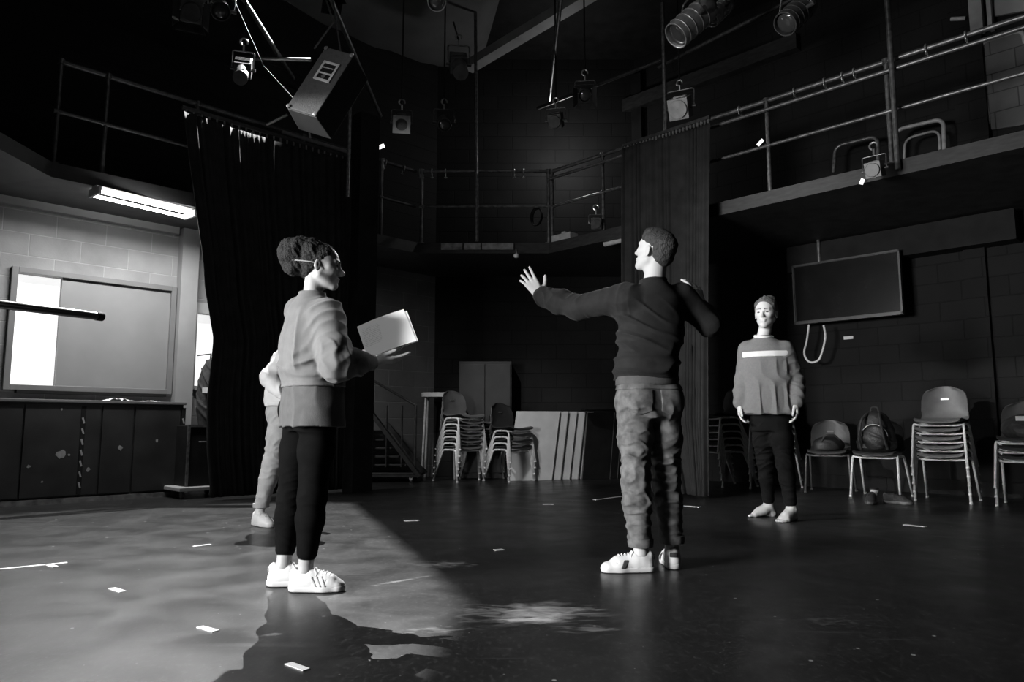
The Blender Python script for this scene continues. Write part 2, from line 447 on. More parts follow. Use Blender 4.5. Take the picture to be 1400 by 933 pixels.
def shoe(parent, an, d, mats, L=.285, w=.046, name='shoe', stripes=0, lift=0, res=.0035, patch=None):
    """low trainer: upper, sole, laces, side stripes or patches laid on the upper's own surface"""
    d = A3(d); d[2] = 0; d /= np.linalg.norm(d); l = V3(-d[1], d[0], 0); g = V3(an[0], an[1], lift)
    x0 = -.075; x1 = x0 + L
    Q = lambda a, b, z: g + d * a + l * b + V3(0, 0, z)
    ext = max(L - .05, .2); lo = g - V3(ext, ext, .02); hi = g + V3(ext, ext, .15)
    F = Field(lo, hi, res)
    F.cone(Q(x0 + .045, 0, .050), Q(.02, 0, .056), .034, .037, .02)
    F.cone(Q(x0 + .042, 0, .032), Q(x1 - .10, 0, .032), .036, w * .95, .02)
    F.cone(Q(x1 - .10, .002, .030), Q(x1 - .048, .004, .026), w, w * .90, .02, sq=((0, 0, 1), .66))
    F.cone(Q(.0, 0, .070), Q(.115, 0, .046), .035, .028, .03)
    F.cone(Q(x0 + .036, 0, .078), Q(.0, 0, .076), .029, .035, .010)
    F.cone(Q(-.010, 0, .112), Q(.006, 0, .135), .031, .036, .006, 'sub')
    for s in (-1, 1): F.ell(Q(.006, s * .045, .102), (.030, .02, .020), k=.008, op='sub')
    F.cone(Q(x1 - .085, -.05, .052), Q(x1 - .085, .05, .052), .002, .002, .004, 'sub')     # seam behind the toe cap
    F.half(Q(0, 0, .018), (0, 0, -1))
    up = link(name, F.mesh(name), mats[0], parent)
    def over(nm, m, cuts, t=.0022):
        K = Field(lo, hi, res * .8 if res < .0036 else res); 
        # resample the upper's distance by rebuilding it is costly: same grid spacing keeps it exact
        K = Field(lo, hi, res); K.F = F.F - F32(t)
        for p, n in cuts: K.half(p, n)
        me = K.mesh(nm, 0)
        return link(nm, me, m, up) if len(me.vertices) else None
    G = Field(lo, hi, res)
    G.cone(Q(x0 + .040, 0, .02), Q(x1 - .10, 0, .02), .039, w + .001, .01)
    G.cone(Q(x1 - .10, .002, .02), Q(x1 - .047, .004, .02), w + .001, w * .93, .02)
    G.half(Q(0, 0, .029), (0, 0, 1)); G.half(Q(0, 0, .002), (0, 0, -1))
    link('sole', G.mesh('sole'), mats[1], up)
    def top(a, b):
        p = Q(a, b, 0); ix = np.clip(np.round((p - F.lo) / F.h).astype(int), 0, F.n - 1); col = F.F[ix[0], ix[1], :]; z = np.nonzero(col < 0)[0]
        return (F.lo[2] + F.h * z.max() + .5 * F.h) if len(z) else .03
    b = MB(); hw = .018
    for i in range(5):
        a = .048 + .016 * i
        b.tube([Q(a, q, top(a, q) + .001) for q in (-hw, -hw * .5, 0, hw * .5, hw)], .0032, 6)
    for s in (-1, 1):
        a = .046; b.tube(fillet([Q(a, 0, top(a, 0) + .004), Q(a - .004, s * .018, top(a, s * .018) + .008), Q(a + .012, s * .030, top(a + .012, s * .030) + .002), Q(a + .006, s * .036, top(a + .006, s * .036) - .004)], .01), .0024, 6)
    b.build('laces', mats[2], up, True)
    nd = d * math.cos(.45) + V3(0, 0, 1) * math.sin(.45)          # stripes slant back towards the top
    for s in (-1, 1):
        for i in range(stripes):
            c = Q(.050 + .021 * i, 0, .045)
            over('side_stripe', mats[3], [(c + nd * .0048, nd), (c - nd * .0048, -nd), (Q(0, s * .012, 0), -l * s), (Q(0, 0, .072), (0, 0, 1)), (Q(0, 0, .028), (0, 0, -1))])
        if patch:
            c = Q(.088, 0, .045)
            over('side_patch', mats[3], [(c + nd * .012, nd), (c - nd * .012, -nd), (Q(0, s * .014, 0), -l * s), (Q(0, 0, .064), (0, 0, 1))])
    over('heel_tab', mats[3], [(Q(x0 + .016, 0, 0), d), (Q(0, 0, .062), (0, 0, -1)), (Q(0, 0, .088), (0, 0, 1))])
    return up

def eyes(parent, W, R, m, sc=1.0):
    for s in (-1, 1):
        c = W(s * .031, .0795, .005)
        bm = bmesh.new(); bmesh.ops.create_uvsphere(bm, u_segments=14, v_segments=8, radius=.0122 * sc)
        for v in bm.verts: v.co = Vector((R @ V3(v.co.x, v.co.y, v.co.z * .62)).tolist()) + Vector(c)
        me = bpy.data.meshes.new('eye'); bm.to_mesh(me); bm.free(); link('eye', me, m, parent, True)


def build_body(name, J, P, res, mskin, label, cat='person'):
    """one continuous skin surface under the clothes"""
    pts = [A3(v) for v in J.values()]; lo = np.min(pts, 0) - .26; hi = np.max(pts, 0) + .26; lo[2] = -.01
    F = Field(lo, hi, res); f = P['fwd']; yaw = math.atan2(f[1], f[0]); g = P.get('girth', 1.0)
    pe, wa, ch, nb = J['pelvis'], J['waist'], J['chest'], J['neck']
    cy = P.get('chest_yaw', yaw)
    sw = np.linalg.norm(A3(J['shR']) - A3(J['shL'])) / 2
    F.loft([(pe[0], pe[1], pe[2] - .10, .10 * g, .08 * g, yaw), (pe[0], pe[1], pe[2], .145 * g, .105 * g, yaw),
            (wa[0], wa[1], wa[2], .125 * g, .09 * g, (yaw + cy) / 2), (ch[0], ch[1], ch[2], .15 * g, .105 * g, cy),
            (ch[0], ch[1], ch[2] + .10, min(.14 * g, sw), .085 * g, cy), (nb[0], nb[1], nb[2] - .03, .052, .05, cy)], .03)
    hc = A3(J['head']); R = P['headR']; hs = P.get('hs', 1.0)
    F.cone(nb, hc + R @ V3(0, -.028, -.045) * hs, P.get('neckr', .055), P.get('neckr', .055) * .95, .03)
    for s, S in (('L', -1), ('R', 1)):
        sh, el, wr = A3(J['sh' + s]), A3(J['el' + s]), A3(J['wr' + s])
        F.cone(A3(nb) - V3(0, 0, .07), sh - V3(0, 0, .015), .035, .042, .03)
        F.chain([sh, el], [.048 * g, .038 * g], .03); F.cone(el, wr, .037 * g, .024, .02)
        F.cone(el + (wr - el) * .2, el + (wr - el) * .5, .040 * g, .036 * g, .02)
        hd = P['hand' + s]; hand(F, wr, hd['d'], hd['n'], hd['side'], hd.get('curl', (.25, .3, .35, .4)), hd.get('spread', .1), P.get('hands', .95), hd.get('thumb', (.75, .25)))
        hp, kn, an = A3(J['hip' + s]), A3(J['kn' + s]), A3(J['an' + s])
        F.chain([hp, kn, an], [.082 * g, .050 * g, .033], .03)
        F.cone(kn + (an - kn) * .15 - V3(*f) * .012, kn + (an - kn) * .5 - V3(*f) * .005, .050 * g, .045 * g, .03)
        foot(F, an, P['foot' + s], P.get('bare', False), side=1 if s == 'R' else -1, fs=P.get('fs', 1.0))
    W = head(F, hc, R, sc=hs, jaw=P.get('jaw', 1))
    me = F.mesh(name); o = link(name, me, mskin); tag(o, label, cat)
    return o, F, W

def cloth(name, parent, lo, hi, res, m, fn, sm=1):
    F = Field(lo, hi, res); fn(F)
    return link(name, F.mesh(name, sm), m, parent)

def trousers(F, J, f, r, seed, slim=1.0, low=.12, amp=.005, yaw=None, rise=.06, flat=1.0):
    """r: radii hip, thigh, knee, calf, hem"""
    yaw = math.atan2(f[1], f[0]) if yaw is None else yaw
    pe = J['pelvis']
    F.loft([(pe[0], pe[1], pe[2] - .10, r[0] * 1.55, r[0] * 1.2, yaw), (pe[0], pe[1], pe[2] - .03, r[0] * 1.78, r[0] * 1.30, yaw),
            (pe[0], pe[1], pe[2] + .05, r[0] * 1.66, r[0] * 1.22, yaw), (pe[0], pe[1], pe[2] + rise + .04, r[0] * 1.55, r[0] * 1.1, yaw)], .02)
    for s, q in (('L', 1), ('R', 2)):
        hp, kn, an = A3(J['hip' + s]), A3(J['kn' + s]), A3(J['an' + s]); e = an.copy() + (kn - an) * low
        mid = hp + (kn - hp) * .45; cf = kn + (e - kn) * .4
        F.chain([hp, mid, kn, cf, e], [r[0] * .98, r[1], r[2], r[3], r[4]], .03)
        F.ell(hp - A3(f) * .045 + V3(0, 0, .02), (.085 * flat, .085 * flat, .095 * flat), k=.04)
        R0 = .14
        bx = lambda a, b: (np.minimum(a, b) - V3(R0, R0, .02), np.maximum(a, b) + V3(R0, R0, .02))
        l, h = bx(hp, kn + V3(0, 0, .05)); F.disp(folds((.45 if q == 1 else -.45, .2, .8), 75, amp * .8, seed + q, 2.4), l, h, .04)
        l, h = bx(kn + V3(0, 0, .14), kn - V3(0, 0, .14)); F.disp(folds((.1, .1, 1), 105, amp * .85, seed + q + 7, 1.8), l, h, .05)
        l, h = bx(cf, e); F.disp(folds((.15, -.1, 1), 100, amp * .85, seed + q + 17, 2.2), l, h, .03)
        F.halfin(e, (kn - e) * -1, e - .14, e + V3(.14, .14, .04)) if False else None

def sleeve(F, sh, el, wr, r, seed, amp=.004, end=.0, cuff=None, freq=90):
    sh, el, wr = A3(sh), A3(el), A3(wr); we = wr + (el - wr) * end; m = el + (we - el) * .55
    F.chain([sh, el, m, we], r, .035)
    R0 = max(r) + .03
    for a, b, sd, am in ((sh, el, seed, amp * .8), (el, we, seed + 3, amp)):
        l = np.minimum(a, b) - R0; h = np.maximum(a, b) + R0
        F.disp(folds(b - a + V3(.05, .05, .05), freq * .85, am * 1.15, sd, 2.6, mask_f=11, jit=.65), l, h, .05)
    if cuff: F.cone(we + (el - we) * .12, we, cuff, cuff, .008)
SKIN = mat('skin', .42, .55, .06, 9, bump=.05, bscale=90, spec=.3)
SKIN_B = mat('skin_fair', .55, .55, .06, 9, bump=.05, bscale=90, spec=.3)
SKIN_W = mat('skin_tan', .29, .5, .06, 9, bump=.05, bscale=90, spec=.3)
HAIR_D = mat('hair_dark', .022, .7, .5, 140, bump=.8, bscale=160, stretch=(1, 1, .5))
HAIR_C = mat('curly_hair', .016, .8, .6, 110, bump=1.0, bscale=120, spec=.2)
HAIR_B = mat('hair_brown', .10, .5, .5, 120, bump=.8, bscale=140)
EYE = mat('eye', .05, .15, .02)
KNIT_D = mat('dark_knit', .012, .85, .2, 30, bump=.3, bscale=320, sheen=.04, spec=.2)
KNIT_G = mat('grey_jersey', .105, .9, .10, 25, bump=.2, bscale=300, sheen=.1)
JERSEY_D = mat('tail_jersey', .062, .9, .15, 25, bump=.2, bscale=300)
DENIM = mat('denim', .09, .85, .5, 22, bump=.2, bscale=350)
LEGG = mat('black_leggings', .0025, .9, .2, 20, spec=.06)
BLK = mat('black_trousers', .006, .9, .3, 20, bump=.3, bscale=200, spec=.15)
LIGHTC = mat('light_cotton', .55, .9, .06, 20, bump=.3, bscale=200)
CHINO = mat('light_chino', .34, .9, .10, 20, bump=.3, bscale=220)
SHIRT_B = mat('marl_shirt', .16, .9, .08, 60, bump=.3, bscale=260)
WHITEC = mat('white_cotton', .7, .9, .05, 20)
SHOE_W = mat('white_leather', .6, .45, .05, 20, bump=.1, bscale=80)
SOLE_W = mat('white_rubber', .5, .6, .06, 20)
LACE_W = mat('white_lace', .7, .9, .05); STRAP = mat('strap_elastic', .25, .9, .05)
STR_G = mat('grey_suede', .35, .9, .1); STR_D = mat('dark_suede', .03, .8, .1)
PAPER = mat('paper', .8, .8, .03, 5)

# ---------------------------------------------------------------- man with outspread arms, back to the camera
def man():
    f = V3(-.22, .975, 0)
    J = dict(pelvis=at(885, 545, 3.86), waist=at(886, 500, 3.87), chest=at(890, 450, 3.88), neck=at(894, 388, 3.87),
             head=at(895, 345, 3.83), shL=at(857, 407, 3.83), shR=at(931, 407, 3.92), elL=at(792, 421, 3.98), wrL=at(738, 404, 4.14),
             elR=at(970, 444, 3.93), wrR=at(959, 417, 4.13), hipL=at(868, 552, 3.84), hipR=at(907, 552, 3.89),
             knL=at(869, 655, 3.80), anL=at(876, 757, 3.80), knR=at(911, 655, 3.90), anR=at(919, 757, 3.91))
    for k in ('anL', 'anR'): J[k].z = .09
    J = {k: A3(v) for k, v in J.items()}
    R = rot((-.66, .66, .34))
    P = dict(fwd=f, headR=R, hs=.98, bare=False, chest_yaw=math.atan2(.975, -.2), neckr=.058,
             handL=dict(d=(-.52, .25, .80), n=(.1, .95, -.1), side=-1, curl=(.10, .16, .24, .3), spread=.11, thumb=(.8, .45)),
             handR=dict(d=(-.15, .35, .9), n=(-.5, .85, 0), side=1, curl=(.2, .25, .3, .35), spread=.2, thumb=(.8, .4)),
             footL=(-1, -.04, 0), footR=(.06, 1, 0), hands=1.1)
    o, F, W = build_body('person', J, P, .004, SKIN, 'man in dark sweatshirt and faded jeans, back turned, both arms held out wide')
    # sweatshirt
    lo = V3(J['wrL'][0] - .1, 3.5, J['pelvis'][2] + .03); hi = V3(J['elR'][0] + .15, 4.35, J['neck'][2] + .1)
    pe, wa, ch, nb = J['pelvis'], J['waist'], J['chest'], J['neck']; y = math.atan2(.975, -.2)
    zh = at(886, 519, 3.87).z
    def fn(F):
        F.loft([(pe[0], pe[1], zh - .002, .172, .132, y), (pe[0], pe[1], zh + .05, .176, .136, y), (wa[0], wa[1], zh + .13, .172, .13, y),
                (ch[0], ch[1], ch[2] - .02, .178, .132, y), (ch[0], ch[1], ch[2] + .09, .180, .128, y), (nb[0], nb[1], nb[2] - .085, .150, .11, y),
                (nb[0], nb[1], nb[2] - .02, .085, .078, y), (nb[0] - .004, nb[1], nb[2] + .012, .067, .066, y)], .02)
        for s in 'LR': F.cone(nb - V3(0, 0, .065), J['sh' + s] - V3(0, 0, .02), .065, .070, .05)
        lb = lo.copy(); hb = hi.copy(); lb[0] = pe[0] - .25; hb[0] = pe[0] + .25
        F.disp(folds((.3, 0, .9), 52, .0062, 5, 2.0, 6, 6), lb, V3(hb[0], hb[1], ch[2] - .02), .07)
        F.disp(folds((.75, 0, .6), 44, .009, 9, 1.8, 6, 6), V3(lb[0], lb[1], ch[2] - .15), V3(hb[0], hb[1], nb[2] - .05), .07)
        sleeve(F, J['shL'], J['elL'], J['wrL'], [.082, .066, .066, .058], 31, .0065, .10, .05)
        sleeve(F, J['shR'], J['elR'], J['wrR'], [.082, .062, .056, .042], 37, .005, .14, .038)
        F.cone(pe * V3(1, 1, 0) + V3(-.1, 0, zh + .02), pe * V3(1, 1, 0) + V3(.1, 0, zh + .02), .01, .01, .01)
    s = cloth('sweatshirt', o, lo, hi, .004, KNIT_D, fn)
    b = MB(); c = V3(nb[0] - .004, nb[1], nb[2] + .014)
    b.tube([Vector(c) + Vector((.067 * math.cos(a) * 1.0, .066 * math.sin(a), .006 * math.cos(a + .8))) for a in [i * math.pi / 14 for i in range(28)]], .009, 8, closed=True)
    b.build('collar', KNIT_D, s, True)
    # vest edge under the hem
    def fv(F): F.loft([(pe[0], pe[1], zh - .035, .166, .127, y), (pe[0], pe[1], zh + .02, .165, .127, y)], .0)
    cloth('undershirt', o, V3(pe[0] - .25, pe[1] - .2, zh - .06), V3(pe[0] + .25, pe[1] + .2, zh + .04), .005, JERSEY_D, fv)
    # jeans
    JF = []
    def fj(F):
        JF.append(F); trousers(F, J, f, [.096, .088, .070, .070, .062], 71, low=.22, amp=.0075)
        F.disp(folds((.5, 0, .8), 60, .006, 77, 2), V3(pe[0] - .2, pe[1] - .2, pe[2] - .16), V3(pe[0] + .2, pe[1] + .2, pe[2] + .0), .05)
    j = cloth('jeans', o, V3(.3, 3.5, .06), V3(1.15, 4.2, pe[2] + .12), .004, DENIM, fj)
    l = V3(-f[1], f[0], 0); base = JF[0]; up3 = V3(0, 0, 1)
    def patch(nm, t, cuts):      # a piece lying on the surface of the jeans
        lo_, hi_ = base.lo, base.lo + base.n * base.h
        K = Field(lo_, hi_, base.h); K.n = base.n.copy(); K.F = base.F - F32(t)
        for p_, n_ in cuts: K.half(p_, n_)
        return link(nm, K.mesh(nm, 0), DENIM, j)
    for sgn in (-1, 1):
        c = pe + l * sgn * .085 + V3(0, 0, -.015)
        patch('back_pocket', .004, [(c + l * .060, l + up3 * -.06 * 1), (c - l * .060, -l + up3 * -.06), (c + up3 * .055, up3), (c - up3 * .075, -up3 + l * .35), (c - up3 * .075, -up3 - l * .35), (pe - f * .03, f)])
    patch('waistband', .005, [(V3(0, 0, zh - .028), (0, 0, 1)), (V3(0, 0, zh - .058), (0, 0, -1))])
    for s_, e in (('L', 'anL'), ('R', 'anR')):
        a = J[e]; k = MB()
        k.lathe((a[0], a[1], .125), (0, 0, 1), [(0, .054), (0, .063), (.025, .066), (.04, .065), (.04, .055)], 24)
        k.build('hem', DENIM, j, True)
    shoe(o, J['anL'], (-1, -.04, 0), (SHOE_W, SOLE_W, LACE_W, STR_D), patch=True, lift=0)
    shoe(o, J['anR'], (.06, 1, 0), (SHOE_W, SOLE_W, LACE_W, STR_D), patch=True)
    # hair
    hc = J['head']; hs = .98
    def fh(F):
        F.ell(W(0, -.020, .050), A3((.080, .100, .080)) * hs, R, .01)
        F.ell(W(0, -.065, -.010), A3((.062, .050, .062)) * hs, R, .03)
        F.ell(W(0, .030, .095), A3((.060, .060, .035)) * hs, R, .03)
        n = snoise(4, 170, 8); n2 = snoise(5, 60, 6)
        F.disp(lambda X, Y, Z: (.0022 * n(X, Y, Z) + .004 * n2(X, Y, Z)).astype(F32), fade=0)
        F.half(W(0, .068, .05), R @ V3(0, .92, -.38))
        F.half(W(0, -.03, -.062), R @ V3(0, .25, -1))
        F.ell(W(.085, .01, -.01), A3((.05, .045, .035)) * hs, R, .005, 'sub'); F.ell(W(-.085, .01, -.01), A3((.05, .045, .035)) * hs, R, .005, 'sub')
    cloth('hair', o, hc - .2, hc + .2, .003, HAIR_D, fh, 0)
    def fb(F):
        for q in (-1, 1): F.cone(W(q * .014, .098, .030), W(q * .044, .084, .032), .0045, .003, .002)
    cloth('eyebrows', o, hc - .16, hc + .16, .0025, HAIR_D, fb)
    eyes(o, W, R, EYE, hs)
    return o
man()

# ---------------------------------------------------------------- woman reading the script
def woman():
    f = V3(.87, .5, 0); f /= np.linalg.norm(f)
    J = dict(pelvis=at(427, 560, 3.42), waist=at(427, 510, 3.42), chest=at(428, 460, 3.42), neck=at(427, 404, 3.42),
             head=at(438, 366, 3.42), shR=at(447, 427, 3.30), shL=at(410, 425, 3.55), elR=at(461, 499, 3.22), wrR=at(514, 494, 3.36),
             elL=at(440, 500, 3.66), wrL=at(512, 488, 3.60), hipR=at(436, 566, 3.38), hipL=at(413, 566, 3.49),
             knR=at(427, 680, 3.36), knL=at(398, 680, 3.52), anR=at(418, 769, 3.36), anL=at(388, 765, 3.47))
    for k in ('anL', 'anR'): J[k].z = .09
    J = {k: A3(v) for k, v in J.items()}
    R = rot((.97, .20, -.03)); hs = .93
    P = dict(fs=.86, fwd=f, headR=R, hs=hs, girth=.88, jaw=.88, neckr=.043, hands=.88,
             handR=dict(d=(.95, .15, .10), n=(-.12, .25, .95), side=1, curl=(.12, .16, .2, .25), spread=.05, thumb=(.55, .75)),
             handL=dict(d=(.9, -.25, .1), n=(-.1, .1, .95), side=-1, curl=(.3, .35, .4, .4), spread=.05),
             footR=(1, .0, 0), footL=(1, .1, 0))
    o, F, W = build_body('person', J, P, .004, SKIN_W, 'woman in grey sweatshirt and black leggings holding out a paper script')
    pe, wa, ch, nb = J['pelvis'], J['waist'], J['chest'], J['neck']; y = math.atan2(f[1], f[0])
    zh = at(426, 529, 3.42).z
    def fn(F):
        F.loft([(pe[0], pe[1], zh - .005, .185, .140, y), (pe[0], pe[1], zh + .02, .182, .138, y), (wa[0], wa[1], zh + .07, .200, .155, y), (ch[0] - .005, ch[1], ch[2] - .03, .190, .146, y),
                (ch[0], ch[1], ch[2] + .06, .178, .128, y), (nb[0] - .01, nb[1], nb[2] - .07, .135, .098, y), (nb[0] - .004, nb[1], nb[2] - .02, .075, .068, y), (nb[0], nb[1], nb[2] + .008, .057, .056, y)], .02)
        for s in 'LR': F.cone(nb - V3(0, 0, .055), J['sh' + s] - V3(0, 0, .015), .055, .062, .05)
        F.disp(folds((.9, -.5, .22), 52, .011, 15, 1.2, 5, 4, jit=.22), V3(pe[0] - .25, 3.1, zh + .05), V3(pe[0] + .25, 3.7, nb[2] - .05), .08)
        F.disp(folds((.2, .1, .9), 60, .009, 19, 2.0, 6, 6), V3(pe[0] - .25, 3.1, zh + .02), V3(pe[0] + .25, 3.7, zh + .18), .05)
        F.cone(J['shR'] + (J['elR'] - J['shR']) * .75, J['elR'] + V3(0, 0, -.01), .070, .062, .03)
        sleeve(F, J['shR'], J['elR'], J['wrR'], [.070, .066, .056, .040], 41, .006, .16, .036)
        sleeve(F, J['shL'], J['elL'], J['wrL'], [.070, .064, .056, .040], 47, .006, .12, .036)
    s = cloth('sweatshirt', o, V3(pe[0] - .28, 3.05, zh - .03), V3(J['wrR'][0] + .1, 3.85, nb[2] + .08), .004, KNIT_G, fn)
    b = MB()
    b.tube([Vector((nb[0], nb[1], nb[2] + .008)) + Vector((.057 * math.cos(a), .056 * math.sin(a), 0)) for a in [i * math.pi / 14 for i in range(28)]], .007, 8, closed=True)
    b.build('collar', KNIT_G, s, True)
    zt = at(426, 584, 3.42).z
    def ft(F):
        F.loft([(pe[0] + .002, pe[1], zt, .190, .142, y), (pe[0], pe[1], zt + .1, .184, .138, y), (pe[0], pe[1], zh + .03, .172, .130, y)], 0)
        F.disp(folds((.8, -.5, .25), 40, .006, 25, 1.5, 6, 6), fade=.01)
    cloth('long_top', o, V3(pe[0] - .27, 3.1, zt - .03), V3(pe[0] + .27, 3.72, zh + .06), .004, JERSEY_D, ft)
    def fl(F):
        trousers(F, J, f, [.082, .078, .061, .061, .046], 81, low=.25, amp=.0018, rise=.03, flat=.8)
    cloth('leggings', o, V3(pe[0] - .3, 3.1, .06), V3(pe[0] + .3, 3.8, pe[2] + .1), .004, LEGG, fl)
    shoe(o, J['anR'], (1, .0, 0), (SHOE_W, SOLE_W, LACE_W, STR_G), L=.262, w=.042, stripes=3)
    shoe(o, J['anL'], (1, .1, 0), (SHOE_W, SOLE_W, LACE_W, STR_G), L=.262, w=.042, stripes=3)
    hc = J['head']
    def fh(F):
        F.ell(W(0, -.022, .050), A3((.084, .102, .084)) * hs, R, .01)
        F.ell(W(0, -.070, .000), A3((.058, .040, .058)) * hs, R, .03)
        F.cone(W(0, -.07, .085), W(0, -.135, .065), .068, .072, .02)
        F.cone(W(0, -.135, .07), W(0, -.13, .00), .068, .050, .02)
        n = snoise(14, 210, 8); n2 = snoise(15, 75, 7)
        F.disp(lambda X, Y, Z: (.0035 * n(X, Y, Z) + .0065 * n2(X, Y, Z)).astype(F32), fade=0)
        F.half(W(0, .056, .05), R @ V3(0, .9, -.42))
        F.half(W(0, -.03, -.058), R @ V3(0, .35, -1))
        for q in (-1, 1): F.ell(W(q * .085, .018, -.012), A3((.05, .046, .038)) * hs, R, .005, 'sub')
    cloth('hair', o, hc - .26, hc + .24, .003, HAIR_C, fh, 0)
    def fb(F):
        for q in (-1, 1): F.cone(W(q * .014, .098, .030), W(q * .044, .084, .032), .004, .003, .002)
    cloth('eyebrows', o, hc - .16, hc + .16, .0025, HAIR_C, fb)
    eyes(o, W, R, EYE, hs)
    b = MB(); P0 = [W(.080, -.018, .006), W(.082, -.05, .010), W(.070, -.10, .014), W(.045, -.165, .018), W(0, -.195, .02), W(-.045, -.165, .018), W(-.07, -.10, .014), W(-.082, -.05, .01), W(-.08, -.018, .006)]
    b.tube(fillet([Vector(p) for p in P0], .03), .0028, 6); b.build('elastic_strap', STRAP, o, True)
    # bracelet
    wr = J['wrR']; b = MB(); b.tube([Vector(wr) + Vector((.0, .031 * math.cos(a), .029 * math.sin(a))) + Vector((-.012, 0, 0)) for a in [i * math.pi / 10 for i in range(20)]], .004, 6, closed=True)
    b.build('bracelet', STR_D, o, True)
    # the script she holds: a few stapled sheets, printed lines
    c = [at(488, 447, 3.56), at(552, 423, 3.54), None, at(503, 491, 3.45)]; c[2] = c[1] + (c[3] - c[0])
    m, N, L, bs = nt('printed_paper'); bs.inputs['Roughness'].default_value = .7
    u = (c[1] - c[0]).normalized(); v = (c[3] - c[0]); v = (v - u * v.dot(u)).normalized(); nrm = -u.cross(v)
    tc = N.new('ShaderNodeTexCoord')
    def dot(vec, off):
        d = N.new('ShaderNodeVectorMath'); d.operation = 'DOT_PRODUCT'; d.inputs[1].default_value = tuple(vec)
        L.new(tc.outputs['Object'], d.inputs[0]); a = N.new('ShaderNodeMath'); a.operation = 'SUBTRACT'; a.inputs[1].default_value = off
        L.new(d.outputs['Value'], a.inputs[0]); return a
    U = dot(u, c[0].dot(u)); Vv = dot(v, c[0].dot(v))
    def mth(op, a, b=None):
        q = N.new('ShaderNodeMath'); q.operation = op
        (L.new(a.outputs[0], q.inputs[0]) if hasattr(a, 'outputs') else setattr(q.inputs[0], 'default_value', a))
        if b is not None: (L.new(b.outputs[0], q.inputs[1]) if hasattr(b, 'outputs') else setattr(q.inputs[1], 'default_value', b))
        return q
    ln = mth('GREATER_THAN', mth('FRACT', mth('MULTIPLY', Vv, 95.)), .55)
    m1 = mth('MULTIPLY', mth('GREATER_THAN', U, .02), mth('LESS_THAN', U, .115)); m2 = mth('MULTIPLY', mth('GREATER_THAN', Vv, .03), mth('LESS_THAN', Vv, .15))
    nz = N.new('ShaderNodeTexNoise'); nz.inputs['Scale'].default_value = 170; L.new(tc.outputs['Object'], nz.inputs['Vector'])
    al = mth('MULTIPLY', mth('MULTIPLY', ln, mth('MULTIPLY', m1, m2)), mth('GREATER_THAN', nz, .46))
    mx = N.new('ShaderNodeMix'); mx.data_type = 'RGBA'; L.new(al.outputs[0], mx.inputs['Factor'])
    mx.inputs[6].default_value = (.8, .8, .8, 1); mx.inputs[7].default_value = (.6, .6, .6, 1)
    L.new(mx.outputs[2], bs.inputs['Base Color'])
    b = MB(); n = 10
    vs = []
    for i in range(n + 1):
        for j in range(n + 1):
            a, t = i / n, j / n
            p = c[0].lerp(c[1], a).lerp(c[3].lerp(c[2], a), t) + nrm * .008 * math.sin(a * 3.1)
            vs.append(p)
    k = len(vs); vs += [p - nrm * .0025 for p in vs]
    fs = []
    for i in range(n):
        for j in range(n):
            q = [i * (n + 1) + j, (i + 1) * (n + 1) + j, (i + 1) * (n + 1) + j + 1, i * (n + 1) + j + 1]
            fs.append(q); fs.append([x + k for x in q[::-1]])
    rim = [i * (n + 1) for i in range(n + 1)] + [n * (n + 1) + j for j in range(1, n + 1)] + [i * (n + 1) + n for i in range(n - 1, -1, -1)] + [j for j in range(n - 1, 0, -1)]
    for a_, b_ in zip(rim, rim[1:] + rim[:1]): fs.append([a_, b_, b_ + k, a_ + k])
    b.add(vs, fs)
    sc = empty('script_pages', c[3]); tag(sc, 'white printed script pages held in the woman\'s hand', 'script')
    b.v = [tuple(Vector(q) - c[3]) for q in b.v]
    pg = b.build('top_page', m, sc, True)
    # text coordinates are object space: shift them
    for nd in N:
        if nd.type == 'MATH' and nd.operation == 'SUBTRACT': pass
    U.inputs[1].default_value = (c[0] - c[3]).dot(u); Vv.inputs[1].default_value = (c[0] - c[3]).dot(v)
    b = MB(); d0 = nrm * -.006
    q = [p - c[3] + d0 for p in (c[0] + v * .006, c[1] + u * .012 + v * .012, c[2] + u * .006, c[3] + u * .01)]
    b.prism(q, nrm, .003); b.build('under_page', PAPER, sc)
    return o
woman()

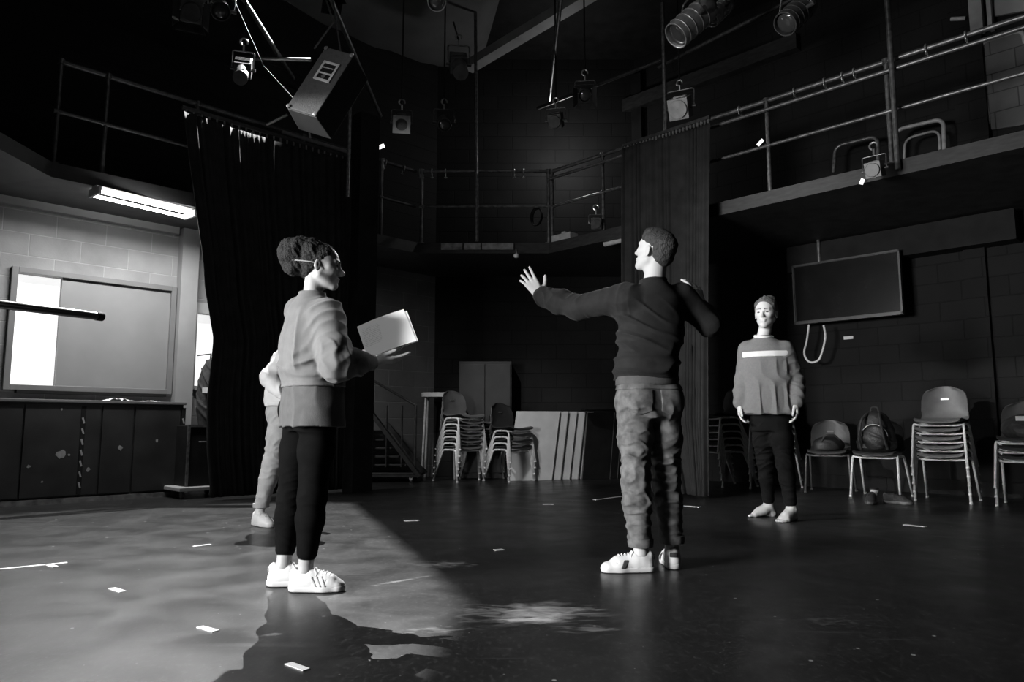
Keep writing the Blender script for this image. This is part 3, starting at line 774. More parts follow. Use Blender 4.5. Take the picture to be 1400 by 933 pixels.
# ---------------------------------------------------------------- barefoot man by the wall
def barefoot():
    f = V3(-.45, -.89, 0); f /= np.linalg.norm(f)
    J = dict(pelvis=at(1053, 572, 5.90), waist=at(1050, 530, 5.90), chest=at(1048, 498, 5.90), neck=at(1044, 460, 5.90),
             head=at(1047, 430, 5.88), shR=at(1021, 477, 5.97), shL=at(1074, 477, 5.83), elR=at(1015, 520, 6.00), wrR=at(1011, 553, 5.95),
             elL=at(1089, 522, 5.82), wrL=at(1089, 550, 5.76), hipR=at(1042, 577, 5.94), hipL=at(1066, 577, 5.86),
             knR=at(1047, 634, 5.97), knL=at(1073, 634, 5.80), anR=at(1051, 692, 6.07), anL=at(1082, 695, 5.80))
    for k in ('anL', 'anR'): J[k].z = .085
    J = {k: A3(v) for k, v in J.items()}
    R = rot((-.55, -.83, .02)); hs = 1.06
    P = dict(fwd=f, headR=R, hs=hs, girth=.93, bare=True, jaw=.95, neckr=.052, hands=1.0,
             handR=dict(d=(.0, -.15, -1), n=(.85, -.5, 0), side=1, curl=(.35, .4, .45, .5), spread=.05, thumb=(.5, .8)),
             handL=dict(d=(.0, -.12, -1), n=(-.85, .5, 0), side=-1, curl=(.35, .4, .45, .5), spread=.06, thumb=(.5, .8)),
             footR=(-1, -.18, 0), footL=(-.75, -.66, 0))
    o, F, W = build_body('person', J, P, .0045, SKIN_B, 'barefoot man in striped grey shirt and dark trousers standing by the right wall')
    pe, wa, ch, nb = J['pelvis'], J['waist'], J['chest'], J['neck']; y = math.atan2(f[1], f[0]); zh = at(1050, 567, 5.9).z
    lo = V3(J['elR'][0] - .15, 5.55, zh - .04); hi = V3(J['elL'][0] + .18, 6.25, nb[2] + .08)
    def torso(F):
        F.loft([(pe[0] - .015, pe[1], zh, .215, .155, y), (pe[0] - .01, pe[1], zh + .12, .205, .148, y), (wa[0], wa[1], zh + .25, .192, .138, y),
                (ch[0], ch[1], ch[2] + .03, .188, .128, y), (nb[0], nb[1], nb[2] - .09, .150, .108, y), (nb[0], nb[1], nb[2] - .025, .080, .072, y), (nb[0], nb[1], nb[2] - .005, .066, .064, y)], .02)
        for s in 'LR': F.cone(nb - V3(0, 0, .06), J['sh' + s] - V3(0, 0, .025), .055, .062, .05)
        F.disp(folds((.85, .3, .12), 48, .009, 55, 1.0, 5, 4, jit=.2), lo, V3(hi[0], hi[1], ch[2] + .05), .05)
    def fn(F):
        torso(F)
        sleeve(F, J['shR'], J['elR'], J['wrR'], [.066, .058, .056, .050], 61, .005, .03, .046, 70)
        sleeve(F, J['shL'], J['elL'], J['wrL'], [.066, .060, .062, .056], 67, .006, .03, .048, 70)
    s = cloth('shirt', o, lo, hi, .0045, SHIRT_B, fn)
    z0 = at(1046, 484, 5.8).z
    def fs(F):
        torso(F); F.F -= .004
        l = V3(-f[1], f[0], 0)
        F.half(V3(0, 0, z0 - .023), (0, 0, -1)); F.half(V3(0, 0, z0 + .023), (0, 0, 1))
        F.half(ch + l * .176, l); F.half(ch - l * .176, -l)
    cloth('chest_stripe', s, V3(lo[0], lo[1], z0 - .05), V3(hi[0], hi[1], z0 + .05), .0045, WHITEC, fs)
    b = MB()
    b.tube([Vector((nb[0], nb[1], nb[2] - .004)) + Vector((.066 * math.cos(a), .064 * math.sin(a), .014 * math.sin(a))) for a in [i * math.pi / 14 for i in range(28)]], .013, 8, closed=True)
    b.build('collar', WHITEC, s, True)
    def fl(F): trousers(F, J, f, [.086, .082, .066, .060, .048], 91, low=.17, amp=.005, rise=.03)
    cloth('trousers', o, V3(pe[0] - .32, 5.55, .06), V3(pe[0] + .32, 6.3, pe[2] + .1), .0045, BLK, fl)
    hc = J['head']
    def fh(F):
        F.ell(W(0, -.020, .054), A3((.088, .106, .086)) * hs, R, .01)
        F.ell(W(0, -.065, -.005), A3((.070, .054, .060)) * hs, R, .03)
        for i in range(26):
            a = rnd.uniform(-2.6, 2.6); q = rnd.uniform(.3, 1.0)
            p = (math.sin(a) * .062 * q, -.02 + math.cos(a) * .075 * q, .100 + .022 * (1 - q)); F.cone(W(*p), W(p[0] * 1.15 + rnd.uniform(-.01, .01), p[1] * 1.1 + rnd.uniform(-.012, .012), p[2] + rnd.uniform(.014, .03)), .013, .006, .012)
        n = snoise(24, 150, 8); n2 = snoise(25, 60, 7)
        F.disp(lambda X, Y, Z: (.003 * n(X, Y, Z) + .006 * n2(X, Y, Z)).astype(F32), fade=0)
        F.half(W(0, .066, .07), R @ V3(0, .93, -.36)); F.half(W(0, -.03, -.045), R @ V3(0, .3, -1))
        for q in (-1, 1): F.ell(W(q * .085, .016, -.010), A3((.05, .046, .036)), R, .005, 'sub')
    cloth('hair', o, hc - .22, hc + .22, .0035, HAIR_B, fh, 0)
    def fb(F):
        for q in (-1, 1): F.cone(W(q * .014, .098, .028), W(q * .044, .084, .030), .005, .0035, .002)
    cloth('eyebrows', o, hc - .16, hc + .16, .0025, HAIR_B, fb)
    eyes(o, W, R, EYE, hs)
    return o
barefoot()

# ---------------------------------------------------------------- person mostly hidden behind the woman
def hidden():
    f = V3(.97, -.22, 0); f /= np.linalg.norm(f)
    J = dict(pelvis=at(391, 562, 5.57), waist=at(394, 520, 5.57), chest=at(400, 490, 5.57), neck=at(408, 466, 5.57),
             head=at(424, 445, 5.57), shR=at(396, 478, 5.42), shL=at(404, 478, 5.73), elR=at(368, 517, 5.34), wrR=at(384, 540, 5.24),
             elL=at(412, 520, 5.80), wrL=at(432, 538, 5.66), hipR=at(387, 566, 5.50), hipL=at(396, 566, 5.65),
             knR=at(373, 632, 5.50), anR=at(355, 693, 5.52), knL=at(408, 630, 5.68), anL=at(398, 690, 5.74))
    for k in ('anL', 'anR'): J[k].z = .095
    J = {k: A3(v) for k, v in J.items()}
    R = rot((.95, -.2, -.2)); hs = .93
    P = dict(fs=.86, fwd=f, headR=R, hs=hs, girth=.9, bare=False, neckr=.048, hands=.9,
             handR=dict(d=(.75, -.1, -.55), n=(0, .9, 0), side=1, curl=(.5, .6, .6, .6)), handL=dict(d=(.8, -.3, -.5), n=(-.3, -.9, 0), side=-1, curl=(.5, .6, .6, .6)),
             footR=(.74, -.67, 0), footL=(.95, -.3, 0))
    o, F, W = build_body('person', J, P, .005, SKIN_B, 'person in light top and pale trousers mostly hidden behind the woman with the script')
    pe, wa, ch, nb = J['pelvis'], J['waist'], J['chest'], J['neck']; y = math.atan2(f[1], f[0]); zh = at(372, 556, 5.5).z
    def fn(F):
        F.loft([(pe[0], pe[1], zh, .19, .135, y), (pe[0], pe[1], zh + .08, .19, .135, y), (wa[0], wa[1], zh + .2, .18, .13, y),
                (ch[0], ch[1], ch[2] + .03, .175, .125, y), (nb[0], nb[1], nb[2] - .07, .13, .10, y), (nb[0], nb[1], nb[2], .062, .06, y)], .02)
        for s in 'LR': F.cone(nb - V3(0, 0, .05), J['sh' + s] - V3(0, 0, .02), .05, .06, .05)
        F.disp(folds((.3, .3, .9), 55, .006, 65, 1.8, 6, 6), fade=.05)
        sleeve(F, J['shR'], J['elR'], J['wrR'], [.066, .060, .056, .042], 63, .007, .12, .038, 75)
        sleeve(F, J['shL'], J['elL'], J['wrL'], [.066, .060, .056, .042], 69, .006, .12, .038, 75)
    cloth('sweatshirt', o, V3(pe[0] - .35, 5.1, zh - .03), V3(pe[0] + .45, 5.98, nb[2] + .08), .005, LIGHTC, fn)
    def fl(F): trousers(F, J, f, [.086, .085, .070, .064, .052], 95, low=.20, amp=.006, rise=.0)
    tr = cloth('trousers', o, V3(pe[0] - .4, 5.2, .06), V3(pe[0] + .35, 6.0, pe[2] + .08), .005, CHINO, fl)
    for e in ('anR', 'anL'):
        a = J[e] + (J['kn' + e[-1]] - J[e]) * .13; k = MB()
        k.lathe((a[0], a[1], a[2] - .01), (0, 0, 1), [(0, .05), (0, .058), (.03, .06), (.03, .05)], 24); k.build('rolled_hem', CHINO, tr, True)
    shoe(o, J['anR'], (.74, -.67, 0), (SHOE_W, SOLE_W, LACE_W, STR_G), L=.265, w=.042)
    shoe(o, J['anL'], (.95, -.3, 0), (SHOE_W, SOLE_W, LACE_W, STR_G), L=.265, w=.042)
    hc = J['head']
    def fh(F):
        F.ell(W(0, -.022, .045), A3((.078, .097, .075)) * hs, R, .01); F.ell(W(0, -.065, -.01), A3((.06, .045, .06)) * hs, R, .03)
        n = snoise(34, 120, 8); F.disp(lambda X, Y, Z: (.003 * n(X, Y, Z)).astype(F32), fade=0)
        F.half(W(0, .062, .05), R @ V3(0, .92, -.38)); F.half(W(0, -.03, -.06), R @ V3(0, .3, -1))
        for q in (-1, 1): F.ell(W(q * .085, .016, -.010), A3((.05, .046, .036)) * hs, R, .005, 'sub')
    cloth('hair', o, hc - .2, hc + .2, .004, HAIR_D, fh, 0); eyes(o, W, R, EYE, hs)
hidden()
# ------------------------------------------------------------------ the room: an octagonal black box studio with a gallery
RD, RS, RB = 10.52, 9.78, 9.30          # gallery edge: y-x, y+x, y
WD, WS, WB = 11.95, 12.70, 10.80        # walls
ST, SB = 3.10, 2.96                     # gallery slab
s2 = math.sqrt(.5)
M_BLK_R = blockmat('black_painted_blocks', .009, .0065, (s2, -s2), off=(.1, .06))
M_BLK_B = blockmat('black_painted_blocks_back', .012, .008, (1, 0))
M_BLK_L = blockmat('grey_painted_blocks', .27, .36, (s2, s2), bw=.46, bh=.225, off=(.2, .06), var=.05)
M_BLACK = mat('black_paint', .008, .7, .4, 6, spec=.2)
M_FASC = mat('scuffed_dark_timber', .020, .55, .5, 9, stretch=(1, 1, 4))
M_STEEL = mat('scuffed_steel_tube', .16, .38, .5, 25, metal=.6)
M_STEELD = mat('dark_steel_tube', .06, .45, .5, 25, metal=.5)
M_CURT = mat('black_serge', .024, .95, .25, 8, bump=.2, bscale=200, spec=.25)
M_GREYP = mat('grey_gloss_paint', .28, .5, .08, 4)
M_BRIGHT = mat('bright_metal', .6, .3, .2, 20, metal=.8)

def floor_mat():
    m, N, L, b = nt('worn_black_dance_floor')
    tc = N.new('ShaderNodeTexCoord')
    def noise(scale, det=6, stretch=(1, 1, 1), dist=0, rz=0):
        mp = N.new('ShaderNodeMapping'); mp.inputs['Scale'].default_value = stretch; mp.inputs['Rotation'].default_value = (0, 0, rz); L.new(tc.outputs['Object'], mp.inputs[0])
        n = N.new('ShaderNodeTexNoise'); n.inputs['Scale'].default_value = scale; n.inputs['Detail'].default_value = det; n.inputs['Distortion'].default_value = dist
        L.new(mp.outputs[0], n.inputs['Vector']); return n.outputs['Fac']
    def rng(o, a, b2, c, d):
        r = N.new('ShaderNodeMapRange'); r.inputs['From Min'].default_value = a; r.inputs['From Max'].default_value = b2
        r.inputs['To Min'].default_value = c; r.inputs['To Max'].default_value = d; L.new(o, r.inputs['Value']); return r.outputs[0]
    def mt(op, a, c):
        q = N.new('ShaderNodeMath'); q.operation = op
        for i, x in enumerate((a, c)):
            if isinstance(x, (int, float)): q.inputs[i].default_value = x
            else: L.new(x, q.inputs[i])
        return q.outputs[0]
    base = rng(noise(1.8, 10, dist=.4), .3, .7, .014, .019)
    scuff = rng(noise(15, 9, (1, .45, 1), 1.2, .5), .5, .78, 0, .012)
    fine = rng(noise(60, 6, (1, .5, 1)), .55, .75, 0, .03)
    streak = rng(noise(9, 3, (.08, 1.2, 1), .4, .25), .66, .70, 0, .02)
    v = mt('ADD', mt('ADD', base, scuff), mt('ADD', fine, streak))
    # chalk and rosin dust trodden into the floor
    def blob(x, y, rx, ry, ang, n0, n1, amt, nsc=9):
        mp = N.new('ShaderNodeMapping'); mp.vector_type = 'TEXTURE'; mp.inputs['Location'].default_value = (x, y, 0); mp.inputs['Rotation'].default_value = (0, 0, ang); mp.inputs['Scale'].default_value = (rx, ry, 1)
        L.new(tc.outputs['Object'], mp.inputs[0])
        ln = N.new('ShaderNodeVectorMath'); ln.operation = 'LENGTH'; L.new(mp.outputs[0], ln.inputs[0])
        fall = rng(ln.outputs['Value'], 1.0, .15, 0, 1)
        return mt('MULTIPLY', rng(mt('ADD', fall, mt('MULTIPLY', mt('SUBTRACT', noise(nsc, 10, (1, 2.2, 1), .8), .5), 2.6)), n0, n1, 0, 1), mt('MULTIPLY', fall, amt))
    for q in ((onz(735, 838, 0), .42, .26, .1, .35, 1.25, .45, 9), (onz(720, 848, 0), .20, .08, 0, .3, .9, .45, 14), (onz(800, 860, 0), .40, .14, -.2, .75, 1.5, .2, 12),
              (onz(615, 772, 0), .38, .25, .2, .75, 1.4, .3, 16), (onz(545, 795, 0), .35, .035, .75, .6, 1.2, .25, 16), (onz(590, 862, 0), .3, .10, .1, .8, 1.4, .16, 14),
              (onz(1140, 850, 0), .5, .22, 0, .95, 1.6, .12, 16), (onz(370, 868, 0), .12, .05, .4, .7, 1.3, .25, 16)):
        p = q[0]; v = mt('ADD', v, blob(p.x, p.y, *q[1:]))
    # specks of grit
    vo = N.new('ShaderNodeTexVoronoi'); vo.inputs['Scale'].default_value = 7; vo.inputs['Randomness'].default_value = 1; L.new(tc.outputs['Object'], vo.inputs['Vector'])
    sp = mt('MULTIPLY', mt('LESS_THAN', vo.outputs['Distance'], .05), rng(noise(1.1, 2), .42, .50, 0, .30))
    vo2 = N.new('ShaderNodeTexVoronoi'); vo2.inputs['Scale'].default_value = 17; L.new(tc.outputs['Object'], vo2.inputs['Vector'])
    sp2 = mt('MULTIPLY', mt('LESS_THAN', vo2.outputs['Distance'], .055), rng(noise(1.7, 2), .42, .52, 0, .16))
    v = mt('ADD', v, mt('ADD', sp, sp2))
    c = N.new('ShaderNodeCombineColor'); 
    for i in range(3): L.new(v, c.inputs[i])
    L.new(c.outputs[0], b.inputs['Base Color'])
    L.new(rng(noise(3.5, 8, dist=.5), .3, .7, .28, .42), b.inputs['Roughness'])
    b.inputs['Specular IOR Level'].default_value = .30
    bp = N.new('ShaderNodeBump'); bp.inputs['Strength'].default_value = .2; bp.inputs['Distance'].default_value = .0015
    L.new(noise(70, 5, (1, .6, 1)), bp.inputs['Height']); L.new(bp.outputs['Normal'], b.inputs['Normal'])
    return m

def structure(o): o['kind'] = 'structure'; return o
C_L = (-5.20, WD - 5.20); C_BL = (WB - WD, WB); C_BR = (WS - WB, WB); C_R = (6.30, WS - 6.30)
b = MB(); b.box(-5.6, 6.7, -3.3, 11.3, -.12, 0); structure(b.build('floor', floor_mat()))
b = MB(); b.box(-5.6, 6.7, -3.3, 11.3, 6.40, 6.55); structure(b.build('ceiling', M_BLACK))
def wall(name, a, c, m, z0=-.02, z1=6.4, th=.2, out=1):
    a = Vector((a[0], a[1], 0)); c = Vector((c[0], c[1], 0)); d = (c - a).normalized(); n = Vector((-d.y, d.x, 0)) * out
    b = MB(); b.slab(a + n * th / 2, c + n * th / 2, th, z0, z1); return structure(b.build(name, m))
wall('wall_right', (C_BR[0] - .05, C_BR[1] + .05), (C_R[0] + .05, C_R[1] - .05), M_BLK_R)
wall('wall_back', (C_BL[0] - .2, WB), (C_BR[0] + .2, WB), M_BLK_B)
wall('wall_side_right', (C_R[0], C_R[1] + .1), (C_R[0], -3.2), M_BLACK)
wall('wall_front', (6.4, -3.0), (-5.3, -3.0), M_BLACK)
wall('wall_side_left', (C_L[0], -3.2), (C_L[0], .4), M_BLACK); wall('wall_side_left_north', (C_L[0], 3.0), (C_L[0], C_L[1] + .1), M_BLACK)
wall('wall_side_left_base', (C_L[0], .4), (C_L[0], 3.0), M_BLACK, z1=1.0); wall('wall_side_left_head', (C_L[0], .4), (C_L[0], 3.0), M_BLACK, z0=2.5)

# left wall is pierced by two hatches; local frame along the wall
LU = Vector((s2, s2, 0)); LN = Vector((s2, -s2, 0))        # along the wall to the right, and into the room
LO = Vector((C_L[0], C_L[1], 0))
def lw(s, n=0, z=0): return LO + LU * s + LN * n + Vector((0, 0, z))
def ls(px, py, n=0):
    p = ondiff(px, py, WD - n / s2 * 1.0); return (p - LO).dot(LU), p.z
LEN_L = (Vector((C_BL[0], C_BL[1], 0)) - LO).length
h0, zt0 = ls(24, 374); h1, zt1 = ls(233, 398); _, zb = ls(22, 526)
hz0, hz1 = zb, (zt0 + zt1) / 2
hs_ = ls(81, 450)[0]
k0, k1 = ls(266, 480)[0], ls(266, 480)[0] + 1.0
kz0, kz1 = ls(266, 528)[1], ls(266, 428)[1]
def lbox(b, s0, s1, n0, n1, z0, z1):
    return b.obox(lw((s0 + s1) / 2, (n0 + n1) / 2, (z0 + z1) / 2), LU * (s1 - s0) / 2, LN * (n1 - n0) / 2, (0, 0, (z1 - z0) / 2))
b = MB()
for a_, c_, z0_, z1_ in ((-.3, h0, -.02, SB), (h0, hs_, -.02, hz0), (h0, hs_, hz1, SB), (hs_, k0, -.02, SB), (k0, k1, -.02, kz0), (k0, k1, kz1, SB), (k1, LEN_L + .3, -.02, SB)):
    lbox(b, a_, c_, -.2, 0, z0_, z1_)
structure(b.build('wall_left', M_BLK_L))
b = MB(); lbox(b, -.3, LEN_L + .3, -.2, 0, SB, 6.4); structure(b.build('wall_left_upper', M_BLK_R))
# lit hatch openings
def glow_mat(name, s):
    m, N, L, bs = nt(name); tc = N.new('ShaderNodeTexCoord'); n = N.new('ShaderNodeTexNoise'); n.inputs['Scale'].default_value = 2.2; n.inputs['Detail'].default_value = 2
    L.new(tc.outputs['Object'], n.inputs['Vector']); r = N.new('ShaderNodeMapRange'); r.inputs['To Min'].default_value = .75; r.inputs['To Max'].default_value = 1.25; L.new(n.outputs['Fac'], r.inputs['Value'])
    mu = N.new('ShaderNodeMath'); mu.operation = 'MULTIPLY'; mu.inputs[1].default_value = s; L.new(r.outputs[0], mu.inputs[0])
    bs.inputs['Emission Color'].default_value = (1, 1, 1, 1); L.new(mu.outputs[0], bs.inputs['Emission Strength']); bs.inputs['Base Color'].default_value = (.7, .7, .7, 1); bs.inputs['Roughness'].default_value = .4
    return m
M_GLOW = glow_mat('frosted_lit_pane', .90)
w1 = empty('window_1', lw(h0, 0, hz0)); w1['kind'] = 'structure'
def rel(b, o): b.v = [tuple(Vector(v) - o.location) for v in b.v]; return b
b = MB(); lbox(b, h0, hs_, -.10, -.08, hz0, hz1); rel(b, w1).build('lit_pane', M_GLOW, w1)
b = MB(); lbox(b, hs_ - .005, h1, -.01, .012, hz0, hz1); rel(b, w1).build('sliding_panel', mat('grey_hardboard', .22, .45, .06, 3), w1)
b = MB()
fw = .055
lbox(b, h0 - fw, h0, 0, .05, hz0 - fw, hz1 + fw); lbox(b, h1, h1 + fw, 0, .05, hz0 - fw, hz1 + fw); lbox(b, h0, h1, 0, .05, hz1, hz1 + fw); lbox(b, h0, h1, 0, .05, hz0 - fw, hz0)
rel(b, w1).build('window_frame', mat('grey_gloss_frame', .16, .4, .1, 4), w1, bevel=.004)
b = MB(); lbox(b, h0 + .05, h1 - .02, 0, .10, hz0 - fw - .03, hz0 - fw); rel(b, w1).build('window_sill', M_BLACK, w1)
w2 = empty('window_2', lw(k0, 0, kz0)); w2['kind'] = 'structure'
b = MB(); lbox(b, k0, k1, -.10, -.08, kz0, kz1); rel(b, w2).build('lit_pane', M_GLOW, w2)
b = MB()
lbox(b, k0 - .04, k0, 0, .04, kz0 - .04, kz1 + .12); lbox(b, k0, k1, 0, .04, kz1, kz1 + .12); lbox(b, k0, k1, 0, .05, kz0 - .05, kz0)
rel(b, w2).build('window_frame', mat('pale_frame', .4, .5, .1, 4), w2)
# painted beam and pier on the left wall
b = MB(); zb0 = ls(120, 301)[1]; zb1 = ls(120, 283)[1]
lbox(b, -.2, ls(241, 320)[0], 0, .10, zb0, zb1 + .06); structure(b.build('trim_1', M_GREYP))
b = MB(); lbox(b, ls(241, 400)[0], ls(264, 400)[0], 0, .13, -.0, SB); structure(b.build('trim_2', M_GREYP))
# unseen window added in the side wall, glowing as fill from the left
w3 = empty('added_window', (C_L[0], 1.7, 1.0)); w3['kind'] = 'structure'
b = MB(); b.box(C_L[0] - .12, C_L[0] - .10, .4, 3.0, 1.0, 2.5); rel(b, w3).build('window_glass', glow_mat('added_glow_glass', 1.0), w3)
b = MB()
for y0, y1, z0, z1 in ((.4, .46, 1, 2.5), (2.94, 3.0, 1, 2.5), (1.67, 1.73, 1, 2.5), (.4, 3.0, 1, 1.06), (.4, 3.0, 2.44, 2.5)): b.box(C_L[0] - .1, C_L[0] + .02, y0, y1, z0, z1)
rel(b, w3).build('window_frame', M_BLACK, w3)

# wall piers and ledges on the right
RU = Vector((s2, -s2, 0)); RN = Vector((-s2, -s2, 0)); RO = Vector((C_BR[0], C_BR[1], 0))
def rw(s, n=0, z=0): return RO + RU * s + RN * n + Vector((0, 0, z))
def rs(px, py, n=0):
    p = onsum(px, py, WS - n / s2); return (p - RO).dot(RU), p.z
def rbox(b, s0, s1, n0, n1, z0, z1):
    return b.obox(rw((s0 + s1) / 2, (n0 + n1) / 2, (z0 + z1) / 2), RU * (s1 - s0) / 2, RN * (n1 - n0) / 2, (0, 0, (z1 - z0) / 2))
b = MB(); a_ = rs(1322, 400)[0]; c_ = rs(1352, 400)[0]; rbox(b, a_, c_, 0, .06, 0, SB); structure(b.build('trim_3', M_BLK_R))
b = MB(); zc = rs(800, 170)[1]; rbox(b, -1.0, 2.6, 0, .14, zc - .10, zc + .10); structure(b.build('trim_4', M_FASC))
b = MB(); a_ = rs(1118, 310)[0]; rbox(b, a_ - .3, rs(1395, 310)[0], 0, .25, SB - .34, SB - .02); structure(b.build('trim_5', M_BLACK))
b = MB(); b.obox(rw(rs(878, 300)[0], .05, 4.6), RU * .09, RN * .05, (0, 0, 1.5)); structure(b.build('trim_6', M_BLACK))
a_ = rs(1306, 120)[0]
b = MB(); rbox(b, a_, a_ + .30, 0, .10, ST, 6.3); structure(b.build('trim_7', M_BLK_R))

# gallery slab: one floor plate with its fascia
def quadslab(name, P, z0, z1, m):
    b = MB(); b.prism([Vector((p[0], p[1], (z0 + z1) / 2)) for p in P], (0, 0, 1), z1 - z0); return structure(b.build(name, m))
G1 = (RB - RD, RB); G2 = (RS - RB, RB); GL = (-4.15, RD - 4.15); GR = (4.35, RS - 4.35)
quadslab('trim_8', [G1, G2, C_BR, C_BL], SB, ST, M_FASC)
quadslab('trim_9', [GL, G1, C_BL, C_L], SB, ST, mat('painted_gallery_boards', .05, .6, .3, 5))
quadslab('trim_10', [G2, GR, C_R, C_BR], SB, ST, M_FASC)
quadslab('trim_11', [(-4.15, -3), GL, C_L, (-5.2, -3)], SB, ST, mat('grey_fascia', .06, .6, .2, 5))

# ------------------------------------------------------------------ gallery rails, one per side
def guard_rail(a, c, posts, label, extra=None, mm=M_STEEL, lift=0):
    a = Vector((a[0], a[1], 0)); c = Vector((c[0], c[1], 0)); L_ = (c - a).length; d = (c - a).normalized()
    ang = math.atan2(d.y, d.x); o = empty('guard_rail', (a.x, a.y, ST), ang); tag(o, label, 'railing', 'steel guard rails round the gallery')
    b = MB(); b.tube([(0, 0, .98), (L_, 0, .98)], .024); b.build('top_rail', mm, o, True)
    b = MB(); b.tube([(0, 0, .50), (L_, 0, .50)], .018); b.build('mid_rail', mm, o, True)
    for q in posts:
        b = MB(); b.tube([(q, 0, 0), (q, 0, .98)], .021); b.tube([(q, 0, 0), (q, 0, .012)], .05); b.tube([(q, 0, .955), (q, 0, 1.005)], .034); b.tube([(q - .03, 0, .5), (q + .03, 0, .5)], .026)
        b.build('post', mm, o, True)
    if extra:
        b = MB(); b.tube([(0, -.06, extra), (L_, -.06, extra)], .02); b.build('lighting_bar', mm, o, True)
    return o, a, d, ang
off = .05
gl = guard_rail((GL[0] - off * s2, GL[1] + off * s2), (G1[0] - off, G1[1] + off), (.02, .42, 1.28, 2.5, 3.6), 'steel gallery guard rail on the left side above the long black curtain', mm=mat('dull_rail', .09, .4, .4, 20, metal=.5))
gb = guard_rail((G1[0], G1[1] + off), (G2[0], G2[1] + off), (.03, 1.70), 'steel gallery guard rail across the back wall')
gr = guard_rail((G2[0] + off, G2[1] + off), (GR[0] + off, GR[1] + off), (), 'steel gallery guard rail on the right side above the wall screen', extra=.86)
def along(o, a, d, px, z):   # parameter along a rail where the pixel column meets it
    x = (px - 700) / FPX
    best = min((abs((a + d * t).x / ((a + d * t).y * math.cos(PITCH) + (z - HC) * math.sin(PITCH)) - x), t) for t in [i * .01 for i in range(700)])
    return best[1]
for px in (746, 824, 880, 1050, 1214):
    q = along(*gr[:3], px, 3.7); b = MB(); b.tube([(q, 0, 0), (q, 0, .98)], .021); b.tube([(q, 0, .955), (q, 0, 1.005)], .034); b.tube([(q - .03, 0, .5), (q + .03, 0, .5)], .026); b.build('post', M_STEEL, gr[0], True)

# ------------------------------------------------------------------ hook clamps left hanging on the top rails
cl_mesh = MB()
cl_mesh.tube([(.0, .03 * math.cos(t), .03 * math.sin(t)) for t in [i * math.pi * 1.35 / 12 - .6 for i in range(13)]], .008, 8)
cl_mesh.tube([(0, .028, -.015), (0, .03, -.085)], .007, 8); cl_mesh.tube([(-.02, .03, -.075), (.02, .03, -.075)], .009, 8)
cl_mesh.tube([(0, -.028, -.01), (0, -.012, -.055)], .006, 8)
cme = cl_mesh.mesh('hook_clamp')
def clamp(rail, px, where, z=.98, sc=1.0, roll=0):
    o_, a, d, ang = rail; t = along(o_, a, d, px, ST + z)
    o = link('hook_clamp', cme, M_BRIGHT, None, True) if 'first' not in TOOK else link('hook_clamp', cme, None)
    TOOK.append('first'); o.location = a + d * t + Vector((0, 0, ST + z)); o.rotation_euler = (roll, 0, ang); o.scale = (sc, sc, sc)
    tag(o, 'hook clamp on the gallery top rail, ' + where, 'clamp', 'hook clamps hung on the gallery rails')
for px, w in ((527, 'left of the corner beside the dark column'), (552, 'at the left-hand corner post')): clamp(gl, px, w)
for px, w in ((574, 'first to the right of the left corner'), (590, 'second to the right of the left corner'), (609, 'third to the right of the left corner'), (703, 'just left of the right-hand corner'), (716, 'nearest the right-hand corner')): clamp(gb, px, w)
for px, w in ((893, 'left above the right curtain'), (918, 'over the middle of the right curtain'), (962, 'at the right edge of the right curtain'), (1011, 'between the right curtain and the next post'), (1087, 'first right of the post by the screen'),
              (1128, 'second right of the post by the screen'), (1152, 'left one of the tight pair'), (1168, 'right one of the tight pair'), (1219, 'at the tall vertical pipe'), (1267, 'halfway to the bright wall opening'), (1320, 'nearest the bright wall opening')): clamp(gr, px, w, sc=1.15)

# ------------------------------------------------------------------ curtains
def curtain(name, P, z0, z1, amp, npl, label, group, seed, nrm, eye=True):
    """P(u, v): base point for u across and v down (0 top, 1 bottom)"""
    r = random.Random(seed); nu, nv = npl * 10, 60; vs = []; ph = [r.uniform(0, 6.28) for _ in range(6)]
    wob = [r.uniform(.7, 1.3) for _ in range(npl + 1)]
    for j in range(nv + 1):
        v = j / nv
        for i in range(nu + 1):
            u = i / nu; p = Vector(P(u, v)); k = int(u * npl)
            a = amp * wob[min(k, npl)] * (.55 + .6 * v)
            q = u * npl + .18 * math.sin(3 * v + ph[0]) + .8 * math.sin(u * 9 + ph[3]) + .45 * math.sin(u * 23 + ph[4])
            w = math.sin(2 * math.pi * q) * (.55 + .45 * math.sin(u * 31 + ph[5] + v)) + .3 * math.sin(2 * math.pi * q * 1.7 + ph[1] + 1.5 * v)
            p += Vector(nrm) * (a * w + .04 * math.sin(u * 5 + ph[2] + v * 2))
            p.z = z1 + (z0 - z1) * v; vs.append(p)
    fs = [(j * (nu + 1) + i, j * (nu + 1) + i + 1, (j + 1) * (nu + 1) + i + 1, (j + 1) * (nu + 1) + i) for j in range(nv) for i in range(nu)]
    b = MB(); b.add(vs, fs); o = b.build(name, M_CURT, None, True, angle=180)
    md = o.modifiers.new('thick', 'SOLIDIFY'); md.thickness = .006
    tag(o, label, 'curtain', group)
    # track, carriers
    tr = MB(); A = Vector(P(0, 0)); B = Vector(P(1, 0)); A.z = B.z = z1 + .05; tr.bar(A, B, .03, .035); t = tr.build('curtain_track', M_STEELD); 
    t.parent = o
    n = 26
    k = MB()
    for i in range(n): 
        p = A.lerp(B, (i + .5) / n); k.tube([p + Vector((0, 0, -.015)), p + Vector((0, 0, -.06))], .010, 6); 
    c = k.build('carriers', M_BRIGHT, o, True); c['kind'] = 'stuff'
    return o
CD = RD - .26
def px_at(px, z, c):       # point on plane y-x=c at pixel column px and height z
    x = (px - 700) / FPX
    # X = x*(Y cosP + (z-HC) sinP), Y = X + c
    X = x * (c * math.cos(PITCH) + (z - HC) * math.sin(PITCH)) / (1 - x * math.cos(PITCH)); return X, X + c
